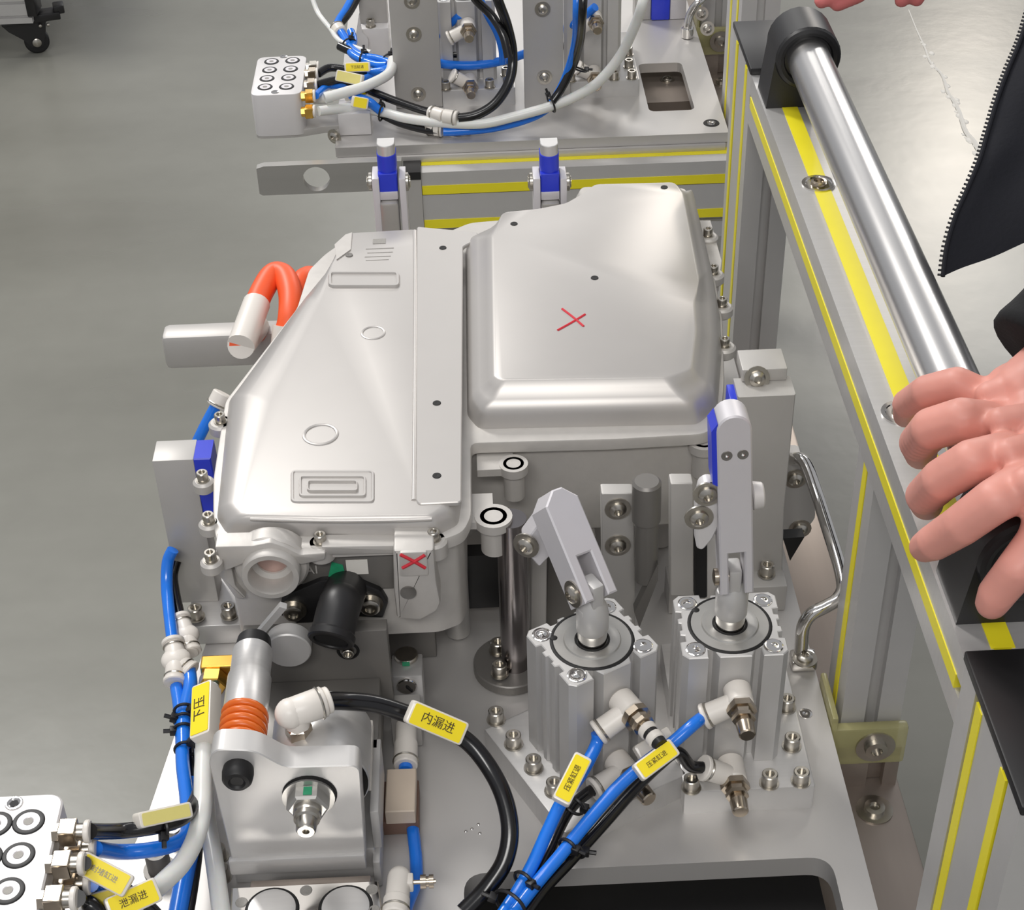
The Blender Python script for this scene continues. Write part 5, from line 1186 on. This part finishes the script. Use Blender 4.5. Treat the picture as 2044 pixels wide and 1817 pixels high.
hose('thin milky hose hanging at the top left of the far fixture', [(618, -20, .10), (632, 20, .08), (645, 40, .074), (660, 58, .068), (672, 76, .066), (690, 88, .064), (740, 105, .062)], 0.0036, 'whose', gf)
hose('blue hose end between the yellow labels and the milky arc', [(700, 190, .048), (735, 202, .044), (750, 214, .036), (760, 222, .030)], 0.0060, 'blhose', gf)
# straight connectors
for lb, a, b, c in (('upper white straight connector under the far loop', (858, 224, .031), (886, 232, .031), (914, 236, .031)), ('lower white straight connector below the milky arc', (852, 254, .0105), (868, 257, .0105), (884, 259, .0105))):
    A, B, C2 = Z(*a), Z(*b), Z(*c)
    t = thing('hose_connector', lb, 'connector', B - V((0, 0, 0.009)), 'white hose connectors')
    MB().cyl(A, B, 0.0092, n=20, ch=0.001).cyl(B, C2, 0.0098, n=20, ch=0.001).build('body', 'white', t)
    for p in (A, C2): MB().torus(p + (B - p) * 0.25, B - p, 0.0098, 0.0010, 20, 6).build('ring', 'zinc', t)
a = Z(672, 54, .070); b = Z(680, 66, .066)
t = thing('hose_connector', 'pale hose connector at the top of the far blue bundle', 'connector', b - V((0, 0, 0.01)), 'white hose connectors')
MB().cyl(a, b, 0.0100, n=20, ch=0.002).build('body', 'sleeve', t); MB().torus(a, b - a, 0.0098, 0.001, 20, 6).build('ring', 'zinc', t)
gl = 'yellow hose labels'
hose_label('rearmost yellow label with small characters at the far coupling block', (688, 135), (739, 133), (.068, .068), '下压缸退', w_=0.0130, th=0.012)
hose_label('pale faded label slanting at the far coupling block', (672, 150), (724, 161), (.066, .062), '', face='plabel', w_=0.0150, th=0.010)
hose_label('yellow label on the blue hose end, frontmost at the far coupling block', (702, 202), (734, 208), (.056, .050), '', w_=0.0150, th=0.012)
hose_label('yellow label tucked under the crossing milky hose', (690, 192), (728, 178), (.046, .046), '', w_=0.0150, th=0.010)
tie(Z(1100, 206, .050), Z(1130, 197, .05) - Z(1070, 222, .04), 0.0125, 'black cable tie round the milky arc at the foot of the right tall plate', (-0.3, 0.2, 0.9))
tie(Z(1152, 137, .090), Z(1158, 110, .11) - Z(1140, 165, .08), 0.0125, 'black cable tie on the black and blue far hoses', (0.9, -0.2, 0))
tie(Z(762, 224, .027), Z(790, 232, .025) - Z(740, 220, .03), 0.0115, 'black cable tie where the far milky arc meets the blue hose end', (0, 0, 1))
tie(Z(727, 117, .059), Z(755, 120, .06) - Z(715, 110, .06), 0.0105, 'black cable tie in the middle of the far blue bundle', (0, 0.5, 0.8))
tie(Z(697, 90, .062), Z(704, 100, .06) - Z(690, 80, .064), 0.0105, 'black cable tie on the upper bend of the far blue bundle', (0.3, 0.5, 0.8))
tie(Z(776, 120, .059), Z(779, 130, .06) - Z(765, 115, .06), 0.0090, 'black cable tie at the right end of the far blue bundle', (0.3, 0.5, 0.8))
hose('black hose stub poking out left of the far blue bundle', [(678, 92, .062), (690, 98, .061), (704, 104, .060)], 0.0062, 'bhose', gf)
# small plastic clip under the arc on the front edge
c = Z(922, 268, 0.0)
MB().box((c.x - 0.012, c.y - 0.003, 0.0005), (c.x - 0.007, c.y + 0.012, 0.010)).box((c.x + 0.007, c.y - 0.003, 0.0005), (c.x + 0.012, c.y + 0.012, 0.010)).box((c.x - 0.012, c.y + 0.006, 0.0002), (c.x + 0.012, c.y + 0.012, 0.008))
tag(MB().box((c.x - 0.012, c.y - 0.003, 0.0005), (c.x - 0.007, c.y + 0.012, 0.012)).box((c.x + 0.007, c.y - 0.003, 0.0005), (c.x + 0.012, c.y + 0.012, 0.012)).box((c.x - 0.012, c.y + 0.008, 0.0005), (c.x + 0.012, c.y + 0.012, 0.010)).build('cable_clip', 'lev'), 'tiny pale U clip below the milky arc on the far plate edge', 'clip')
# ------------------------------------------------------------------ caster cart in the top left corner
wc = Z(78, 103, FZ); R = 0.035
hub = V((wc.x, wc.y, FZ + R))
t_cart = t = thing('caster_cart', 'aluminium cart corner with a black braked caster, cut by the top left corner', 'cart', (wc.x - 0.05, wc.y + 0.05, FZ))
ca = MB().lathe([(R - 0.004, -0.014), (R, -0.010), (R, 0.010), (R - 0.004, 0.014)], hub, (0.25, -1, 0), 32).build('caster_wheel', 'rubber', t)
ax = V((0.25, -1, 0)).normalized(); sd = V((1, 0.25, 0)).normalized()
MB().lathe([(0.0125, 0), (0.0125, 0.002), (0.009, 0.004), (0.0, 0.005)], hub + ax * 0.0205, ax, 18, cap=False).build('hub', 'zinc', ca)
fk = MB()
for s in (-1, 1):
    o3 = hub + ax * (0.017 * s)
    prof = [(-0.016, -0.012), (0.016, -0.012), (0.030, 0.030), (0.036, 0.060), (-0.085, 0.060), (-0.070, 0.040), (-0.035, 0.012)]
    fk.prism(prof, -0.0015, 0.0015, frame(o3, sd, ax * -1) if False else Matrix(((sd.x, 0, ax.x, o3.x), (sd.y, 0, ax.y, o3.y), (0, 1, 0, o3.z), (0, 0, 0, 1))))
f_ = fk.build('caster_fork', 'black', t)
MB().box((-0.085, -0.025, 0.058), (0.040, 0.025, 0.068), Matrix(((sd.x, -ax.x, 0, hub.x), (sd.y, -ax.y, 0, hub.y), (0, 0, 1, hub.z), (0, 0, 0, 1))), 0.003).build('caster_plate', 'black', t)
MB().box((0.005, -0.028, 0.060), (0.078, 0.022, 0.082), Matrix(((sd.x, -ax.x, 0, hub.x), (sd.y, -ax.y, 0, hub.y), (0, 0, 1, hub.z), (0, 0, 0, 1))), 0.004).box((0.062, -0.022, 0.074), (0.092, 0.018, 0.098), Matrix(((sd.x, -ax.x, 0, hub.x), (sd.y, -ax.y, 0, hub.y), (0, 0, 1, hub.z), (0, 0, 0, 1))), 0.004).build('brake_lever', 'black', t)
for k in (0.018, 0.040):
    p = hub + sd * k + ax * 0.026 + V((0, 0, 0.050)); MB().ball(p, 0.0055, 12).build('rivet', 'zinc', t)
z0 = hub.z + 0.068
xe, ye = hub.x + 0.012, hub.y - 0.045
m = Matrix(((0, 0, 1, xe - 1.3), (1, 0, 0, ye + 0.045), (0, 1, 0, z0 + 0.04), (0, 0, 0, 1)))
MB().prism(slot_profile(0.09, 0.08, 2, 2, 0.2), 0, 1.3, m).build('cart_beam', 'alu', t, smooth=20)
m = Matrix(((1, 0, 0, xe - 0.045), (0, 1, 0, ye + 0.045), (0, 0, 1, 0), (0, 0, 0, 1)))
MB().box((xe - 0.010, ye - 0.004, z0 + 0.02), (xe + 0.016, ye + 0.07, z0 + 0.30), ch=0.002).build('corner_guard', 'black', t)
MB().prism(slot_profile(0.09, 0.09, 2, 2, 0.2), z0 + 0.0805, z0 + 0.78, m).build('post', 'alu', t, smooth=20)
MB().box((xe - 1.3, ye - 0.02, z0 + 0.78), (xe + 0.03, ye + 1.0, z0 + 0.81)).build('cart_top', 'gplate', t)
MB().box((xe - 1.28, ye + 0.02, z0 + 0.0805), (xe - 0.09, ye + 0.9, z0 + 0.40)).build('cart_box', 'dplate', t)
for x, y in ((xe - 1.25, ye + 0.05), (xe - 1.25, ye + 0.95), (xe - 0.05, ye + 0.95)):
    MB().cyl((x, y - 0.012, FZ + R), (x, y + 0.012, FZ + R), R, n=24).build('caster_wheel', 'rubber', t)
    MB().box((x - 0.03, y - 0.02, FZ + R + 0.02), (x + 0.03, y + 0.02, z0 + (0.001 if y < ye + 0.1 else 0.0805))).build('caster_fork', 'black', t)

# ------------------------------------------------------------------ person at the right: hand on the handle, dark jacket
ps = thing('person', 'person in a dark navy zip jacket gripping the near end of the handle tube', 'person', V((0.62, 0.95, FZ)))
def remesh(mb, name, m, parent, vox, it, sub=0):
    o = mb.build(name, m, parent, smooth=0)
    a = o.modifiers.new('r', 'REMESH'); a.mode = 'VOXEL'; a.voxel_size = vox
    b = o.modifiers.new('s', 'SMOOTH'); b.iterations = it; b.factor = 0.5
    dg = bpy.context.evaluated_depsgraph_get(); me = bpy.data.meshes.new_from_object(o.evaluated_get(dg))
    o.modifiers.clear(); o.data = me; me.name = name; me.shade_smooth()
    return o
def chain(mb, pts, rs):
    P = [V(p) if isinstance(p, V) else Z(*p) for p in pts]
    for i in range(len(P) - 1):
        n = 5
        for k in range(n + (i == len(P) - 2)):
            f = k / n; mb.ball(P[i].lerp(P[i + 1], f), rs[i] + (rs[i + 1] - rs[i]) * f, 14)
    return P
h = MB()
chain(h, [(1968, 800, .392), (1910, 768, .400), (1850, 782, .388), (1812, 806, .362), (1808, 828, .338)], [0.0135, 0.0118, 0.0112, 0.0104, 0.0092])
chain(h, [(1985, 850, .398), (1920, 838, .406), (1860, 856, .392), (1834, 884, .362), (1838, 905, .338)], [0.0150, 0.0140, 0.0138, 0.0130, 0.0112])
chain(h, [(2005, 910, .402), (1940, 922, .406), (1880, 958, .388), (1846, 990, .360), (1850, 1006, .340)], [0.0150, 0.0138, 0.0132, 0.0124, 0.0108])
chain(h, [(2050, 965, .404), (1985, 1000, .404), (1920, 1048, .384), (1866, 1082, .362), (1846, 1092, .350)], [0.0148, 0.0134, 0.0126, 0.0114, 0.0098])
chain(h, [(2110, 1000, .402), (2075, 1080, .384), (2030, 1136, .372), (1990, 1185, .352), (1980, 1204, .344)], [0.0165, 0.0132, 0.0122, 0.0114, 0.0100])
pal = [((1975, 805, .392), .0165), ((2010, 830, .394), .0205), ((2040, 870, .396), .0215), ((2050, 930, .396), .0200), ((2030, 790, .398), .0220), ((2075, 840, .400), .0240), ((2095, 900, .400), .0235), ((2085, 960, .400), .0205), ((2080, 770, .404), .0250), ((2120, 820, .406), .0270)]
for p, r_ in pal: h.ball(Z(*p), r_, 18)
chain(h, [(2060, 790, .404), (2120, 740, .415), (2190, 690, .43), (2300, 630, .45)], [0.026, 0.0270, 0.028, 0.031])
for a in (((2030, 770, .413), (1975, 790, .406)), ((2060, 830, .416), (1998, 842, .412)), ((2075, 885, .416), (2015, 905, .414)), ((2100, 930, .414), (2050, 962, .416))):
    chain(h, a, [0.0085, 0.0095])
hand = remesh(h, 'hand', 'skin', ps, 0.0019, 5)
# finger nails
for p, q, n_ in (((1868, 1070, .374), (1846, 1088, .360), 0), ((2004, 1165, .366), (1986, 1195, .354), 0)):
    pass
# sleeve
s_ = MB()
P = [Z(2052, 672, .415), Z(2110, 650, .43), Z(2200, 600, .46), Z(2330, 520, .52), Z(2500, 420, .62)]
s_.tube([Z(2080, 722, .417), Z(2135, 672, .43), Z(2240, 655, .45), Z(2400, 560, .52), Z(2620, 430, .66)], 0.05, 24, 8, r_list=lambda t: 0.036 + 0.03 * t + 0.002 * math.sin(25 * t))
s_.build('sleeve', 'cuff', ps, smooth=70)
# jacket front: thick hanging panel with a toothed zip edge
edge = [(2075, -60, 1.36), (2052, 30, 1.34), (2035, 85, 1.33), (2012, 140, 1.32), (1992, 195, 1.31), (1972, 262, 1.30), (1955, 320, 1.29), (1930, 380, 1.285), (1908, 430, 1.28), (1890, 492, 1.275), (1882, 552, 1.27)]
E_ = spline([D(*e) for e in edge], 6)
hem = spline([D(*e) for e in ((1882, 552, 1.27), (1920, 535, 1.275), (1985, 512, 1.28), (2060, 478, 1.28), (2200, 420, 1.27), (2420, 340, 1.22))], 6)
N = 24; rows = []
def lerp_list(L, f):
    x = f * (len(L) - 1); i = min(int(x), len(L) - 2); return L[i].lerp(L[i + 1], x - i)
far_top = D(2520, -120, 1.30)
b = MB(); front = []; 
for i in range(N + 1):
    v = i / N; left = lerp_list(E_, v); right = far_top.lerp(hem[-1], v)
    row = []
    for k in range(N + 1):
        u = k / N
        if i == N: p = lerp_list(hem, u)
        else:
            straight = left.lerp(right, u); sag = (lerp_list(hem, u) - hem[0].lerp(hem[-1], u)) * v ** 1.5
            p = straight + sag
        fold = 0.004 * math.sin(9 * u + 3 * v) * min(1, 6 * u) * min(1, 3 * (1 - v))
        row.append(p + (O - p).normalized() * fold)
    front.append(row)
verts = [p for r_ in front for p in r_]; nn = len(verts)
verts += [p + (p - O).normalized() * 0.006 for p in verts]
W_ = N + 1; fs = []
for i in range(N):
    for k in range(N):
        a = i * W_ + k; fs.append((a, a + 1, a + W_ + 1, a + W_)); fs.append((nn + a, nn + a + W_, nn + a + W_ + 1, nn + a + 1))
for i in range(N):
    for a, c in ((i * W_, (i + 1) * W_), (i * W_ + N, (i + 1) * W_ + N), (i, i + 1), (N * W_ + i, N * W_ + i + 1)):
        fs.append((a, c, nn + c, nn + a))
b._add(verts, fs); jk = b.build('jacket_front', 'navy', ps, smooth=70)
# zip: tape and teeth
MB().tube([p + (O - p).normalized() * 0.002 for p in E_], 0.0018, 8, 1, smooth=False).build('zip_tape', 'navy', jk)
LEN = [0]
for i in range(1, len(E_)): LEN.append(LEN[-1] + (E_[i] - E_[i - 1]).length)
tm = None; d_ = 0.002
while d_ < LEN[-1]:
    i = max(j for j in range(len(LEN) - 1) if LEN[j] <= d_); f = (d_ - LEN[i]) / (LEN[i + 1] - LEN[i]); p = E_[i].lerp(E_[i + 1], f)
    tg = (E_[i + 1] - E_[i]).normalized(); nv = (O - p).normalized(); out_ = tg.cross(nv).normalized()
    if out_.x > 0: out_ = -out_
    m = frame(p, out_, nv)
    if tm is None:
        tb = MB().box((-0.001, -0.0009, -0.0012), (0.0042, 0.0009, 0.0012), ch=0.0004); tm = mesh_of(tb, 'zip_tooth', 'zip')
        ofs = V((0, 0, 0))
    o = bpy.data.objects.new('zip_tooth', tm); COL.objects.link(o); o.parent = jk
    m2 = m.copy(); m2.translation = m.translation - origin(jk); o.matrix_local = m2
    d_ += 0.0039
# torso, mostly outside the frame, that carries jacket and sleeve
tr = MB()
chain(tr, [V((0.80, 1.10, 0.30)), V((0.84, 1.10, 0.0))], [0.16, 0.17])
tr.b.free(); tr.b = bmesh.new()
for z_, rx, ry in ((0.48, 0.15, 0.22), (0.30, 0.15, 0.23), (0.10, 0.145, 0.22), (-0.02, 0.145, 0.22)):
    tr.ball((0.93, 1.0, z_), 1.0, 20, (rx, ry, 0.16))
remesh(tr, 'torso', 'navy', ps, 0.012, 6)
for dy in (-0.10, 0.11):
    lg = MB(); lg.tube([V((0.93, 1.0 + dy, -0.05)), V((0.93, 1.0 + dy * 1.1, -0.45)), V((0.94, 1.0 + dy * 1.2, FZ + 0.08))], 0.08, 16, 6, r_list=lambda t: 0.10 - 0.04 * t); lg.build('trouser_leg', 'cuff', ps, smooth=60)
    MB().box((0.80, 0.95 + dy * 1.2, FZ + 0.0005), (1.02, 1.05 + dy * 1.2, FZ + 0.09), ch=0.02).build('shoe', 'rubber', ps)

# second_person: only fingertips of a hand reach into the top edge of the frame
p2_ = thing('person', 'second person at the far right, only pink fingertips showing at the top edge', 'person', V((1.3, 2.9, FZ)))
h = MB()
for k, (px, py) in enumerate(((1722, -22), (1690, -6), (1655, 2), (1640, 8))):
    pass
for a, b_, c_ in (((1640, 2), (1690, -20), (1760, -60)), ((1672, 8), (1712, -12), (1775, -50)), ((1800, 0), (1815, -25), (1800, -70)), ((1830, -2), (1840, -28), (1825, -75))):
    chain(h, [D(*a, 1.98), D(*b_, 1.97), D(*c_, 1.98)], [0.0095, 0.0115, 0.013])
chain(h, [D(1770, -62, 1.98), D(1810, -85, 1.98), D(1850, -130, 2.0)], [0.024, 0.030, 0.026])
chain(h, [D(1850, -130, 2.0), D(1930, -220, 2.02)], [0.026, 0.03])
remesh(h, 'hand', 'skin2', p2_, 0.003, 4)
MB().tube([D(1900, -190, 2.01), D(2050, -330, 2.05), D(2250, -480, 2.12), D(2750, -620, 2.3)], 0.05, 16, 6, r_list=lambda t: 0.042 + 0.03 * t).build('sleeve', 'cuff', p2_, smooth=60)
e_ = D(2750, -620, 2.3)
tr = MB()
for z_ in (0.0, 0.2, 0.4):
    tr.ball((e_.x + 0.12, e_.y + 0.1, e_.z - 0.1 - z_), 1.0, 20, (0.20, 0.15, 0.18))
remesh(tr, 'torso', 'navy', p2_, 0.014, 6)
for dx in (-0.08, 0.10):
    MB().tube([V((e_.x + 0.12 + dx, e_.y + 0.1, e_.z - 0.55)), V((e_.x + 0.12 + dx, e_.y + 0.1, (FZ + e_.z - 0.55) / 2)), V((e_.x + 0.12 + dx, e_.y + 0.1, FZ + 0.06))], 0.08, 16, 5, r_list=lambda t: 0.095 - 0.04 * t).build('trouser_leg', 'cuff', p2_, smooth=60)
    MB().box((e_.x + 0.07 + dx, e_.y - 0.08, FZ + 0.0005), (e_.x + 0.17 + dx, e_.y + 0.16, FZ + 0.08), ch=0.02).build('shoe', 'rubber', p2_)
